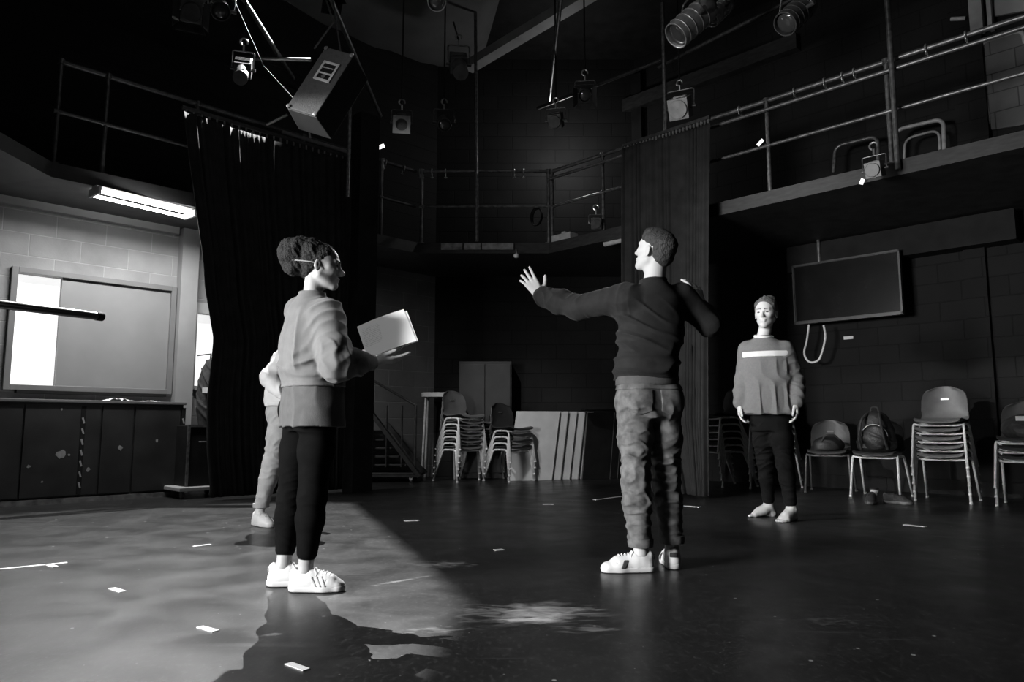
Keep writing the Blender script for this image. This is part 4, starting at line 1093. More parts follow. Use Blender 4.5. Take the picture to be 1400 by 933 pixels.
def px_at_s(px, z, c):
    x = (px - 700) / FPX
    X = x * (c * math.cos(PITCH) + (z - HC) * math.sin(PITCH)) / (1 + x * math.cos(PITCH)); return X, c - X
edge = [(4.0, 246), (3.3, 258), (2.9, 266), (2.4, 276), (2.1, 279), (1.9, 284), (1.6, 291), (1.35, 288), (1.0, 283), (.5, 284), (.02, 290)]
def edge_px(z):
    for (za, pa), (zb_, pb) in zip(edge, edge[1:]):
        if z <= za and z >= zb_: return pa + (pb - pa) * (za - z) / (za - zb_)
    return edge[0][1] if z > 4 else edge[-1][1]
ZL = 3.84; ZR = 3.92
def PL(u, v):
    z = ZL + (.03 - ZL) * v; x0, y0 = px_at(edge_px(z), z, CD); x1, y1 = px_at(484, 2.5, CD)
    return (x0 + (x1 - x0) * u, y0 + (y1 - y0) * u, z)
curtain('curtain', PL, .03, ZL, .034, 23, 'long black pleated curtain on the left, its edge pulled back beside the lit hatches', 'black masking drapes', 3, (s2, -s2, 0))
CS = RS - .30
def PR(u, v):
    z = ZR + (.03 - ZR) * v; x0, y0 = px_at_s(852 + (40 * max(0, v - .8) / .2 if v > .8 else 0), z, CS); x1, y1 = px_at_s(971, z, CS)
    return (x0 + (x1 - x0) * u, y0 + (y1 - y0) * u, z)
curtain('curtain', PR, .03, ZR, .038, 15, 'black pleated curtain on the right, hanging behind the man with outspread arms', 'black masking drapes', 8, (-s2, -s2, 0))

# dark square column beside the left curtain, with a pipe strapped to it
p = px_at(494, 2.0, RD - .42); b = MB(); b.obox((p[0], p[1], 2.2), Vector((s2, s2, 0)) * .13, Vector((s2, -s2, 0)) * .10, (0, 0, 2.2)); 
structure(b.build('trim_12', M_BLACK))
def pipe(a, c, r, name, label, cat='pipe', m=M_STEEL, group=None):
    b = MB(); b.tube([Vector(a), Vector(c)], r, 12); o = b.build(name, m, None, True); tag(o, label, cat, group); return o
p = px_at(478, 4.3, RD - .66); pipe((p[0], p[1], 3.3), (p[0], p[1], 5.0), .02, 'vertical_pipe', 'vertical steel pipe down the left edge of the dark column', group='vertical steel pipes')
pipe(tuple(at(652, 330, 9.22)), (at(652, 0, 9.22).x - .02, 9.22, 6.35), .022, 'vertical_pipe', 'vertical steel pipe at the middle of the back gallery rail', group='vertical steel pipes')
p = px_at_s(1214, 4.5, RS - .06); pipe((p[0], p[1], ST - .1), (p[0], p[1], 6.35), .024, 'vertical_pipe', 'bright vertical pipe rising from the right gallery rail', group='vertical steel pipes')
p = px_at_s(909, 4.4, RS - .08); pipe((p[0], p[1], 4.0), (p[0], p[1], 5.6), .022, 'vertical_pipe', 'vertical pipe above the right curtain beside a box lantern', group='vertical steel pipes')
# lighting grid
GZ = 5.0
grid = 'overhead lighting bars'
for x, y0, y1, w in ((-2.70, 5.2, 8.6, 'leftmost bar running away from the camera, over the speaker'), (-1.82, 4.9, 9.7, 'second bar running away from the camera, right of the speaker'), (.49, 5.6, 9.2, 'bar running away from the camera above the back rail corner')):
    pipe((x, y0, GZ), (x, y1, GZ), .024, 'lighting_bar', 'scuffed steel ' + w, 'pipe', group=grid)
pipe(tuple(onz(735, 148, GZ)), tuple(onz(905, 82, GZ)), .022, 'lighting_bar', 'dark steel bar rising to the right behind the lanterns', 'pipe', M_STEELD, grid)
pipe(tuple(onz(900, 92, GZ)), tuple(onz(1140, -30, GZ)), .022, 'lighting_bar', 'dark steel bar carrying the silver lantern', 'pipe', M_STEELD, grid)
for px in (330, 395):
    pass
# horizontal bar by the speaker and its stay wires
pipe(at(330, 80, 7.9), at(425, 82, 7.9), .022, 'lighting_bar', 'short steel bar left of the hanging speaker', 'pipe', M_BRIGHT, grid)
# pale rafter and dark cloth under the ceiling
b = MB(); b.bar(onz(640, 92, 5.6), onz(850, -35, 5.6), .16, .12); structure(b.build('trim_13', mat('pale_rafter', .25, .6, .15, 4)))
b = MB()
P = [onz(368, 96, 6.3), onz(655, 96, 6.3), onz(700, -60, 6.3), onz(330, -60, 6.3)]; n = 14; vs = []
for i in range(n + 1):
    for j in range(n + 1):
        q = P[0].lerp(P[1], i / n).lerp(P[3].lerp(P[2], i / n), j / n); q.z -= .14 * math.sin(math.pi * i / n) * math.sin(math.pi * j / n) + .02 * math.sin(i * 2.1); vs.append(q)
b.add(vs, [(i * (n + 1) + j, (i + 1) * (n + 1) + j, (i + 1) * (n + 1) + j + 1, i * (n + 1) + j + 1) for i in range(n) for j in range(n)])
o = b.build('ceiling_cloth', mat('dark_grey_cloth', .09, .9, .2, 2), None, True, angle=180); o.modifiers.new('t', 'SOLIDIFY').thickness = .01
tag(o, 'dark grey cloth slung under the ceiling above the speaker', 'cloth')
# ------------------------------------------------------------------ stacking chairs
M_SHELL = mat('grey_polypropylene', .13, .38, .15, 12, bump=.15, bscale=200)
M_SHELLD = mat('dark_polypropylene', .035, .4, .15, 12, bump=.15, bscale=200)
M_LEG = mat('grey_painted_tube', .7, .42, .15, 30)
M_LEGD = mat('dull_tube', .10, .45, .2, 30)
def chair_shell():
    """one-piece seat and back, front towards -y"""
    prof = [(-.225, .425, .19), (-.215, .443, .20), (-.17, .452, .205), (-.05, .440, .21), (.08, .436, .212), (.15, .450, .212), (.185, .485, .21), (.205, .56, .208), (.225, .66, .205), (.245, .75, .19), (.252, .785, .165), (.254, .80, .12)]
    nu = 12; vs = []
    for y, z, hw in prof:
        for i in range(nu + 1):
            u = -1 + 2 * i / nu; e = abs(u) ** 3
            if z < .5: vs.append((u * hw, y, z + .022 * e))
            else: vs.append((u * hw, y - .045 * abs(u) ** 2.2, z - .03 * e * (z > .7)))
    fs = [(j * (nu + 1) + i, j * (nu + 1) + i + 1, (j + 1) * (nu + 1) + i + 1, (j + 1) * (nu + 1) + i) for j in range(len(prof) - 1) for i in range(nu)]
    n = len(vs); 
    b = MB(); b.add(vs, fs); me = b.mesh('seat_shell'); bm = bmesh.new(); bm.from_mesh(me)
    bmesh.ops.solidify(bm, geom=bm.faces[:], thickness=.006)
    bmesh.ops.recalc_face_normals(bm, faces=bm.faces)
    bm.to_mesh(me); bm.free(); return me
def leg_mesh(sx, front):
    b = MB(); t = -.165 if front else .10
    foot = (-.225 if front else .265)
    pts = [(sx * .235, foot, .008), (sx * .215, t, .40), (sx * .212, t + (.03 if front else -.03), .418), (sx * .212, -.03, .422)]
    b.tube(fillet(pts, .035, 4), .0125, 8)
    b.tube([(sx * .235, foot, 0), (sx * .2345, foot * .998, .02)], .015, 8)
    return b.mesh('leg')
SHELL = chair_shell(); LEGS = [leg_mesh(-1, 1), leg_mesh(1, 1), leg_mesh(-1, 0), leg_mesh(1, 0)]
_b = MB(); _b.tube(fillet([(-.212, -.15, .415), (-.15, -.155, .405), (.15, -.155, .405), (.212, -.15, .415)], .03), .010, 8); _b.tube([(-.212, .085, .417), (.212, .085, .417)], .010, 8); RAILM = _b.mesh('frame_rail')
def make_chair(shell, legm):
    t = empty('stacking_chair'); 
    s = link('seat_shell', SHELL.copy(), shell, t, True); s.data.set_sharp_from_angle(angle=math.radians(50))
    bk = MB()   # the hand slot in the backrest
    bk.prism([(x, .2225 - .01, z) for x, z in ((-.032, .660), (.032, .660), (.036, .67), (.032, .68), (-.032, .68), (-.036, .67))], (0, 1, -.15), .006)
    bk.build('hand_slot', M_BRIGHT if shell is M_SHELL else M_LEGD, s)
    for m in LEGS: link('leg', m.copy(), legm, t, True)
    link('frame_rail', RAILM.copy(), legm, t, True)
    return t
proto = {}
def place_chair(x, y, z, ang, label, group, kind='light', cat='chair', dz=0):
    if kind not in proto:
        o = make_chair(*{'light': (M_SHELL, M_LEG), 'dark': (M_SHELLD, M_LEGD), 'mid': (M_SHELLD, M_LEG)}[kind]); proto[kind] = o
    else: o = copy_tree(proto[kind])
    o.location = (x, y, z); o.rotation_euler = (0, 0, ang); tag(o, label, cat, group); return o
ORD = ['lowest', 'second from bottom', 'third from bottom', 'fourth from bottom', 'fifth from bottom', 'sixth from bottom']
def stack(x, y, ang, n, where, group, kind='light', pitch=.083):
    for i in range(n):
        w_ = 'topmost' if i == n - 1 else ORD[i]
        place_chair(x + math.sin(ang) * .010 * i * -1 * -1, y - math.cos(ang) * .010 * i, i * pitch, ang, 'stacking chair, ' + w_ + ' in the ' + where, group, kind)
def face(dx, dy): return math.atan2(dy, dx) + math.pi / 2      # chair front is -y
fa = face(.707, -.707)
stack(-.70, 9.93, fa, 6, 'leftmost stack before the back wall', 'chairs stacked in the leftmost pile')
stack(-.44, 10.40, fa, 5, 'half-hidden stack behind the leftmost one', 'chairs stacked in the half-hidden pile', 'light')
stack(-.03, 9.95, fa, 4, 'low stack beside the leaning white tabletops', 'chairs stacked beside the white tabletops', 'mid')
stack(2.66, 9.17, face(-.95, -.30), 6, 'stack at the right edge of the right curtain', 'chairs stacked by the right curtain', 'mid')
stack(3.12, 8.78, face(-.55, -.83), 5, 'stack behind the barefoot man', 'chairs stacked behind the barefoot man', 'mid')
fr = face(-.66, -.75)
place_chair(3.55, 8.28, .0, face(-.5, -.86), 'single dark stacking chair holding a dark bag, under the wall screen', 'single chairs by the right wall', 'dark')
place_chair(3.84, 7.74, 0, fr, 'single chair with pale legs carrying the black backpack', 'single chairs by the right wall', 'mid')
stack(4.27, 7.30, fr, 5, 'tall stack right of the backpack', 'chairs stacked right of the backpack')
stack(4.74, 6.80, fr, 3, 'short stack at the right edge of the picture', 'chairs stacked at the right edge', 'mid')

# ------------------------------------------------------------------ soft bags
M_BAG = mat('black_nylon', .015, .5, .3, 30, bump=.4, bscale=90)
M_BAG2 = mat('dark_canvas', .03, .8, .3, 30, bump=.4, bscale=90)
def backpack(pos, yaw):
    c = V3(*pos); R = np.array([[math.cos(yaw), -math.sin(yaw), 0], [math.sin(yaw), math.cos(yaw), 0], [0, 0, 1]])
    F = Field(c - V3(.32, .32, .02), c + V3(.32, .32, .52), .005); W = lambda x, y, z: c + R @ V3(x, y, z)
    F.ell(W(0, 0, .20), (.18, .12, .22), R, .02); F.cone(W(-.11, 0, .08), W(.11, 0, .08), .08, .08, .06)
    F.ell(W(.02, -.10, .16), (.13, .06, .13), R, .015); F.ell(W(0, .02, .33), (.12, .09, .10), R, .03)
    F.disp(folds((.3, .2, .9), 50, .006, 8, 2), fade=.02); F.half(W(0, 0, .008), (0, 0, -1))
    o = link('backpack', F.mesh('backpack'), M_BAG); tag(o, 'bulky black backpack sitting on the single chair left of the tall stack', 'backpack')
    for s in (-1, 1):
        b = MB(); b.tube(fillet([Vector(W(s * .06, -.06, .40)), Vector(W(s * .09, -.17, .34)), Vector(W(s * .12, -.18, .15)), Vector(W(s * .13, -.08, .04))], .06), [.014] * 20 if False else .013, 8)
        b.build('shoulder_strap', M_BAG2, o, True)
    b = MB(); b.tube(fillet([Vector(W(-.04, 0, .42)), Vector(W(-.03, 0, .47)), Vector(W(.03, 0, .47)), Vector(W(.04, 0, .42))], .02), .008, 8); b.build('grab_handle', M_BAG2, o, True)
    b = MB(); b.tube([Vector(W(.02 + .125 * math.cos(a), -.125 - .02 * abs(math.sin(a)), .17 + .12 * math.sin(a))) for a in [i * math.pi / 12 for i in range(13)]], .003, 6); b.build('zip', M_LEG, o, True)
    return o
backpack((3.80, 7.70, .458), fr)
def lump(name, c, r, seed, label, cat, m=M_BAG, h=.005, base=None):
    c = V3(*c); F = Field(c - V3(*r) - .07, c + V3(*r) + .07, h)
    F.ell(c, r, None, .01); rr = np.random.RandomState(seed)
    for i in range(4): F.ell(c + V3(*(rr.uniform(-.5, .5, 3) * r)), A3(r) * rr.uniform(.4, .65), None, .03)
    F.disp(folds((.5, .4, .7), 45, .012, seed, 2.4), fade=.0)
    if base is not None: F.half((0, 0, base), (0, 0, -1))
    o = link(name, F.mesh(name), m); tag(o, label, cat); return o
o = lump('shoulder_bag', (3.53, 8.24, .52), (.17, .13, .10), 3, 'slumped dark bag on the single chair under the wall screen', 'bag', base=.458)
b = MB(); b.tube(fillet([Vector((3.42, 8.16, .56)), Vector((3.45, 8.12, .64)), Vector((3.58, 8.14, .63)), Vector((3.64, 8.18, .55))], .05), .009, 8); b.build('bag_strap', M_BAG2, o, True)
o = lump('jacket', (4.70, 6.76, .71), (.18, .17, .13), 6, 'dark jacket heaped on the short stack at the right edge of the picture', 'jacket', M_BAG2, base=.622)
b = MB(); b.obox((4.60, 6.66, .80), Vector((.025, -.02, 0)), Vector((.01, .01, 0)) * .5, (0, 0, .02)); b.build('fabric_label', WHITEC, o)
# boots and cup on the floor under the chair
sp = onz(1205, 689, 0)
for i, (dx, dy, w_) in enumerate(((-.07, .02, 'left'), (.09, -.02, 'right'))):
    q = V3(sp.x + dx, sp.y + dy + .02, 0)
    s_ = shoe(None, q, (-.5 + i * 1.1, -.8, 0), (M_BAG2, M_LEGD, M_BAG, M_LEGD), L=.28, name='trainer', res=.004)
    tag(s_, 'dark trainer on the floor under the backpack chair, the %s one of the pair' % w_, 'shoe', 'pair of dark trainers')
cp = Vector((sp.x + .02, sp.y + .16, 0)); b = MB(); b.lathe(cp, (0, 0, 1), [(0, .028), (.005, .030), (.11, .040), (.112, .042), (.118, .042)], 20)
o = b.build('paper_cup', SHOE_W, None, True); o.location = (0, 0, 0); tag(o, 'white paper cup on the floor behind the dark trainers', 'cup')
b = MB(); b.lathe(cp + Vector((0, 0, .118)), (0, 0, 1), [(0, .043), (.01, .043), (.014, .036), (.016, .036)], 20); b.build('lid', M_BAG, o, True)

# ------------------------------------------------------------------ leaning folded tables
M_TOP = mat('pale_laminate', .66, .45, .10, 5, bump=.05)
M_TOPB = mat('pale_laminate_back', .38, .6, .2, 4)
def leaning_table(x, y, w, h, lean, m, frame, label, group, u=(.97, .24), th=.024, legs=True):
    o = empty('folding_table', (x, y, 0)); tag(o, label, 'table', group)
    U = Vector((u[0], u[1], 0)).normalized(); Bk = Vector((-U.y, U.x, 0)); up = (Vector((0, 0, 1)) + U * lean + Bk * .06).normalized()
    nrm = U.cross(up).normalized()
    b = MB(); b.obox(up * h / 2 + nrm * 0, U * w / 2, nrm * th / 2, up * h / 2); b.build('tabletop', m, o, bevel=.004)
    e = MB()
    for s in (-1, 1): e.obox(up * h / 2 + U * s * (w / 2 + .003), U * .004, nrm * (th / 2 + .002), up * h / 2)
    e.build('edge_band', frame, o)
    if legs:
        for s in (-1, 1):
            k = MB(); c = up * h * (.5 + s * .2) - nrm * (th / 2 + .014)
            k.tube(fillet([c - U * w * .42, c + U * w * .38, c + U * w * .38 + up * h * .12 * s, c - U * w * .42 + up * h * .12 * s], .03), .011, 8); k.build('folded_leg', M_LEGD, o, True)
    return o
wh = 'pale folding tables leaning on edge'
w_names = ['nearest the low chair stack', 'second from the chair stack', 'middle one of the pale tables', 'second from the dark tables', 'nearest the dark tables']
for i in range(5):
    leaning_table(.24 + .125 * i, 10.02 + .07 * i, .60, .945, .15, M_TOP, M_TOP if i % 2 == 0 else M_TOPB, 'pale folding table standing on edge, ' + w_names[i], wh)
d_names = ['nearest the pale ones', 'second from the pale ones', 'third from the pale ones', 'fourth from the pale ones', 'fifth from the pale ones', 'nearest the right curtain']
for i in range(6):
    leaning_table(1.16 + .11 * i, 10.28 + .035 * i, .40, .93, .12, M_BLACK, M_LEGD, 'black folding table standing on edge, ' + d_names[i], 'black folding tables leaning on edge', u=(.97, .24))
b = MB(); zt = .955
b.box(1.0, 1.95, 10.08, 10.62, zt, zt + .025); o = b.build('black_board', M_BLACK, None, bevel=.004); tag(o, 'flat black board lying across the tops of the black folding tables', 'board')
# tall white table behind the stacks
t = empty('high_table', (-1.02, 10.45, 0)); tag(t, 'tall table with a rounded white top behind the leftmost chair stack', 'table')
b = MB(); b.prism([(x_, y_, 1.17) for x_, y_ in [(.26 * math.copysign(abs(math.cos(a)) ** .5, math.cos(a)), .22 * math.copysign(abs(math.sin(a)) ** .5, math.sin(a))) for a in [i * math.pi / 14 for i in range(28)]]], (0, 0, 1), .06); b.build('tabletop', M_TOP, t, True)
for sx in (-1, 1):
    for sy in (-1, 1):
        b = MB(); b.tube([(sx * .19, sy * .15, 1.14), (sx * .23, sy * .18, 0)], .015, 8); b.build('leg', M_LEG, t, True)
# dark cupboard against the back wall
c0 = at(636, 495, 10.5); c1 = at(692, 495, 10.5); t = empty('cupboard', ((c0.x + c1.x) / 2, 10.55, 0)); tag(t, 'dark cupboard against the back wall behind the chair stacks', 'cupboard')
hw = (c1.x - c0.x) / 2 + .08
b = MB(); b.box(-hw, hw, -.12, .22, 0, c0.z); b.build('body', mat('dark_cupboard', .03, .5, .2, 5), t, bevel=.006)
for s in (-1, 1):
    b = MB(); b.box(min(s * .01, s * (hw - .02)), max(s * .01, s * (hw - .02)), -.14, -.121, .08, c0.z - .04); d = b.build('door', mat('dark_door', .035, .5, .2, 5), t, bevel=.004)
    b = MB(); b.tube([(s * .05, -.155, c0.z * .5 - .06), (s * .05, -.155, c0.z * .5 + .06)], .007, 8); b.tube([(s * .05, -.141, c0.z * .5 - .05), (s * .05, -.155, c0.z * .5 - .05)], .006, 8); b.tube([(s * .05, -.141, c0.z * .5 + .05), (s * .05, -.155, c0.z * .5 + .05)], .006, 8); b.build('handle', M_STEELD, d, True)

# ------------------------------------------------------------------ mobile steps left of the chair stacks
t = empty('mobile_steps', (-1.62, 9.95, 0), 0); tag(t, 'dark wheeled flight of steps between the dark column and the chair stacks', 'steps')
M_STEP = mat('dark_step_timber', .03, .5, .3, 10)
for i in range(6):
    b = MB(); b.box(-.42, .30 - i * .0, .08 + i * -.0, .08, 0, 0) if False else b.box(-.48 , .34 - i * .10, -.28, .30, .10 + i * .11, .125 + i * .11); b.build('tread', M_STEP, t, bevel=.004)
b = MB(); b.bar((.42, -.31, .08), (-.30, -.31, 1.0), .05, .14, up=(0, 1, 0)); b.bar((.42, .33, .08), (-.30, .33, 1.0), .05, .14, up=(0, 1, 0)); b.box(-.50, .40, -.28, .30, .07, .10)
b.build('stringers', M_STEP, t)
b = MB()
for x_ in (.35, .18, -.02, -.2):
    b.tube([(x_, -.31, .2), (x_, -.31, 1.0)], .012, 8)
b.tube([(.36, -.31, 1.0), (-.25, -.31, 1.35)], .016, 8); b.tube([(.36, -.31, .2), (.36, -.31, 1.0)], .016, 8)
b.build('handrail', M_STEELD, t, True)
for x_, y_ in ((.30, -.24), (.30, .26), (-.44, -.24), (-.44, .26)):
    b = MB(); b.tube([(x_ - .016, y_, .035), (x_ + .016, y_, .035)], .035, 16); b.bar((x_, y_, .035), (x_, y_, .08), .05, .02); b.build('castor', M_BRIGHT if x_ > 0 else M_BAG2, t, True)
# small framed notice on the back wall
c0 = at(512, 553, 10.3); c1 = at(530, 591, 10.3)
t = empty('framed_notice', ((c0.x + c1.x) / 2, 10.74, (c0.z + c1.z) / 2)); tag(t, 'small dark framed notice low on the back wall left of the steps', 'notice')
b = MB(); b.box(-.09, .09, .02, .035, -.19, .19); b.build('panel', mat('notice_panel', .05, .5, .3, 20), t)
b = MB(); 
for x0, x1, z0, z1 in ((-.11, -.09, -.21, .21), (.09, .11, -.21, .21), (-.11, .11, .19, .23), (-.11, .11, -.21, -.19)): b.box(x0, x1, .0, .05, z0, z1)
b.build('frame', M_LEGD, t)

# ------------------------------------------------------------------ wall screen
p0 = onsum(1083, 364, 12.22); p1 = onsum(1230, 349, 12.22); pb = onsum(1083, 445, 12.22)
W_ = (p1 - p0); W_.z = 0; w_ = W_.length; h_ = p0.z - pb.z; zc = (p0.z + pb.z) / 2
t = empty('wall_screen', ((p0.x + p1.x) / 2, (p0.y + p1.y) / 2, zc), -math.pi / 4 + 0); tag(t, 'large dark flat screen hung on a pole by the right wall', 'screen')
M_SCR = mat('screen_glass', .007, .22, .3, 6, spec=.3); M_SCRF = mat('screen_bezel', .03, .35, .1)
b = MB(); b.box(-w_ / 2, w_ / 2, .0, .06, -h_ / 2, h_ / 2); b.build('housing', M_SCRF, t, bevel=.006)
b = MB(); b.box(-w_ / 2 + .025, w_ / 2 - .025, -.004, .0, -h_ / 2 + .04, h_ / 2 - .025); b.build('display', M_SCR, t)
b = MB(); 
for x0, x1, z0, z1 in ((-w_ / 2, w_ / 2, h_ / 2 - .018, h_ / 2), (-w_ / 2, w_ / 2, -h_ / 2, -h_ / 2 + .03), (-w_ / 2, -w_ / 2 + .018, -h_ / 2, h_ / 2), (w_ / 2 - .018, w_ / 2, -h_ / 2, h_ / 2)): b.box(x0, x1, -.014, .002, z0, z1)
b.build('bezel', mat('worn_bezel', .05, .35, .2), t)
b = MB(); b.tube([(-w_ / 2 + .30, .08, h_ / 2 - .1), (-w_ / 2 + .30, .08, SB - zc)], .022, 10); b.build('hanging_pole', M_STEEL, t, True)
b = MB(); b.box(-.2, .2, .06, .34, -.15, .15); b.build('wall_bracket', M_BLACK, t)
def off_s(px, py, c=12.24): return onsum(px, py, c)
b = MB(); b.tube(fillet([off_s(*q) for q in ((1106, 444), (1103, 468), (1098, 484), (1106, 497), (1120, 494), (1126, 475), (1129, 460), (1126, 445))], .12, 6), .012, 8)
o = b.build('cable_loop', M_LEG, None, True); tag(o, 'pale cable hanging in a loop below the wall screen', 'cable')
p = onsum(1160, 462, WS - .012); b = MB(); b.obox(p, RU * .055, RN * .003, (0, 0, .018)); o = b.build('wall_sticker', WHITEC); tag(o, 'small white sticker on the black wall below the screen', 'sticker')

# ------------------------------------------------------------------ counter along the left wall
CF = .42 ; cz0 = ondiff(100, 547, 11.35)
q0 = ls(-60, 550)[0]; q1 = (Vector((ondiff(249, 600, 11.35).x, ondiff(249, 600, 11.35).y, 0)) - LO).dot(LU); cz = cz0.z
t = empty('counter', lw(-.1, .21, 0), math.pi / 4); tag(t, 'long black counter with scuffed panels under the lit hatches on the left', 'counter')
Lc = q1 + .1
M_CNT = mat('scuffed_black_panel', .016, .45, .5, 4)
b = MB(); b.box(.0, Lc, -.205, .20, .06, cz - .03); b.build('carcass', M_CNT, t)
b = MB(); b.box(-.02, Lc + .02, -.24, .21, cz - .03, cz); b.build('worktop', mat('grey_worktop', .12, .35, .2, 6), t, bevel=.005)
b = MB(); b.box(0, Lc, -.222, -.20, 0, .05); b.build('plinth', mat('worn_plinth', .12, .5, .6, 14), t)
def cs(px): return (Vector((ondiff(px, 600, 11.35).x, ondiff(px, 600, 11.35).y, 0)) - lw(-.1)).dot(LU)
edges = [cs(-40), cs(30), cs(110), cs(137), cs(182), cs(246)]
for a_, c_ in zip(edges, edges[1:]):
    b = MB(); b.box(a_ + .008, c_ - .008, -.222, -.205, .07, cz - .05); b.build('front_panel', M_CNT, t, bevel=.003)
# peeled patches where the paint came away
M_PEEL = mat('bare_patch', .22, .8, .2, 20)
r5 = random.Random(5)
for px, py, s_ in ((83, 622, .045), (94, 622, .012), (39, 638, .02), (57, 659, .012), (164, 613, .028), (120, 642, .022), (84, 560, .012), (214, 603, .016)):
    p_ = ondiff(px, py, 11.35); sx = (Vector((p_.x, p_.y, 0)) - lw(-.1)).dot(LU)
    b = MB(); b.prism([(sx + s_ * r5.uniform(.5, 1.1) * math.cos(a), -.2235, p_.z + s_ * r5.uniform(.5, 1.2) * math.sin(a)) for a in [i * math.pi / 5 for i in range(10)]], (0, 1, 0), .002); b.build('bare_patch', M_PEEL, t)
def hazard(pxa, label_s, za=None):
    s0 = cs(pxa); n = 7
    b = MB(); b.box(s0 - .02, s0 + .02, -.2245, -.2225, .08, cz - .06); o_ = b.build('tape_strip', M_BLACK, t)
    for i in range(n):
        z_ = .14 + i * (cz - .26) / n; k = MB(); k.prism([(s0 - .016, -.2255, z_ + .05), (s0 + .0, -.2255, z_ + .055), (s0 + .016, -.2255, z_ - .0), (s0 + .002, -.2255, z_ - .005)], (0, 1, 0), .0015); k.build('stripe', mat('tape_stripe', .28, .5, .1) if 'st' not in globals() else st, o_)
hazard(112, ''); hazard(249, '')
# crumpled paper on the worktop
F = Field(V3(*lw(0, .2, cz)) - V3(.1, .1, .02), V3(*lw(0, .2, cz)) + V3(.1, .1, .02)) if False else None
def crumple(px0, px1, n, label, seed, hgt):
    a_ = ondiff(px0, 549, 11.5); c_ = ondiff(px1, 549, 11.5); r = random.Random(seed); vs = []; nn = 14
    D = Vector((c_.x - a_.x, c_.y - a_.y, 0)); Nn = Vector((-s2, s2, 0)) * .10
    for i in range(nn + 1):
        for j in range(5):
            q = Vector((a_.x, a_.y, cz + .003)) + D * (i / nn) + Nn * (j / 4 + r.uniform(-.06, .06)); q.z += hgt * r.uniform(.05, 1) * math.sin(math.pi * min(i, nn) / nn); vs.append(q)
    b = MB(); b.add(vs, [(i * 5 + j, (i + 1) * 5 + j, (i + 1) * 5 + j + 1, i * 5 + j + 1) for i in range(nn) for j in range(4)]); o = b.build('crumpled_paper', PAPER); o.modifiers.new('t', 'SOLIDIFY').thickness = .002
    tag(o, label, 'paper', 'papers on the counter')
crumple(140, 186, 0, 'heaped white paper lying on the black counter top', 2, .035)
crumple(190, 222, 0, 'flatter scrap of white paper at the right of the counter top', 4, .015)

# clutter between counter and curtain: dark coat on a hook, flight case, white skate
pc = ondiff(286, 520, 11.55); o = lump('hanging_coat', (pc.x, pc.y, pc.z - .18), (.13, .11, .42), 12, 'dark coat hanging against the bright hatch at the curtain edge', 'coat', M_BAG2, .008)
b = MB(); b.tube([Vector((pc.x, pc.y, pc.z + .2)), Vector((pc.x - .02, pc.y + .06, pc.z + .3)), Vector((pc.x - .25, pc.y + .25, pc.z + .3))], .008, 8); b.build('coat_loop', M_STEELD, o, True)
b = MB(); b.obox((pc.x + .04, pc.y - .135, pc.z - .12), Vector((.04, .03, 0)), Vector((.01, -.01, 0)) * .4, (0, 0, .03)); b.build('light_patch', WHITEC, o)
pf = ondiff(268, 620, 11.15); t = empty('flight_case', (pf.x, pf.y, .12), math.pi / 4); tag(t, 'dark upright flight case between the counter and the curtain', 'case')
b = MB(); b.box(-.16, .16, -.18, .18, 0, .62); b.build('body', M_BLACK, t, bevel=.01)
b = MB()
for x_ in (-.155, .155):
    b.box(x_ - .012, x_ + .012, -.19, -.168, 0, .62)
b.box(-.165, .165, -.19, -.168, .60, .625); b.build('edge_trim', M_STEEL, t)
b = MB(); b.tube(fillet([(-.05, -.19, .45), (-.05, -.22, .45), (.05, -.22, .45), (.05, -.19, .45)], .015), .007, 8); b.build('handle', M_STEEL, t, True)
t2 = empty('dolly', (pf.x, pf.y, 0), math.pi / 4); tag(t2, 'low pale wheeled dolly under the flight case by the curtain', 'dolly')
b = MB(); b.box(-.26, .24, -.28, .22, .075, .115); b.build('deck', mat('pale_ply', .35, .6, .1), t2, bevel=.006)
for x_, y_ in ((-.2, -.2), (.2, -.2), (-.2, .16), (.2, .16)):
    b = MB(); b.tube([(x_ - .014, y_, .034), (x_ + .014, y_, .034)], .034, 14); b.bar((x_, y_, .034), (x_, y_, .075), .04, .02); b.build('castor', M_LEGD, t2, True)
bp_ = Vector((pf.x, pf.y, 0)) + Vector((s2, s2, 0)) * .20 + Vector((s2, -s2, 0)) * .235
b = MB(); b.lathe((bp_.x, bp_.y, .115), (0, 0, 1), [(0, .028), (.09, .030), (.10, .02), (.12, .018)], 16); o = b.build('bottle', SHOE_W, None, True); tag(o, 'small white bottle standing on the front of the pale dolly', 'bottle')

# ------------------------------------------------------------------ fluorescent batten under the left gallery
fa_ = onz(128, 262, 2.90); fb_ = onz(262, 294, 2.90); fd = (fb_ - fa_).normalized(); fn_ = Vector((fd.y, -fd.x, 0))
FL_MID = tuple((fa_ + fb_) / 2 + Vector((0, 0, -.06)))
t = empty('fluorescent_batten', ((fa_ + fb_) / 2)); tag(t, 'glowing twin tube fluorescent batten under the left side of the gallery', 'light')
hl = (fb_ - fa_).length / 2; o0 = Vector((0, 0, 0))
b = MB(); b.obox((0, 0, .035), fd * hl, fn_ * .05, (0, 0, .022)); b.build('batten_body', SHOE_W, t, bevel=.004)
M_TUBE = emis('lit_tube', 1, 16)
for s_ in (-1, 1):
    b = MB(); b.tube([fn_ * s_ * .09 - fd * (hl - .03) + Vector((0, 0, -.012)), fn_ * s_ * .09 + fd * (hl - .03) + Vector((0, 0, -.012))], .016, 12); b.build('tube', M_TUBE, t, True)
for s_ in (-1, 1):
    b = MB(); b.obox(fd * s_ * (hl - .012), fd * .012, fn_ * .11, (0, 0, .036)); b.build('end_cap', SHOE_W, t)

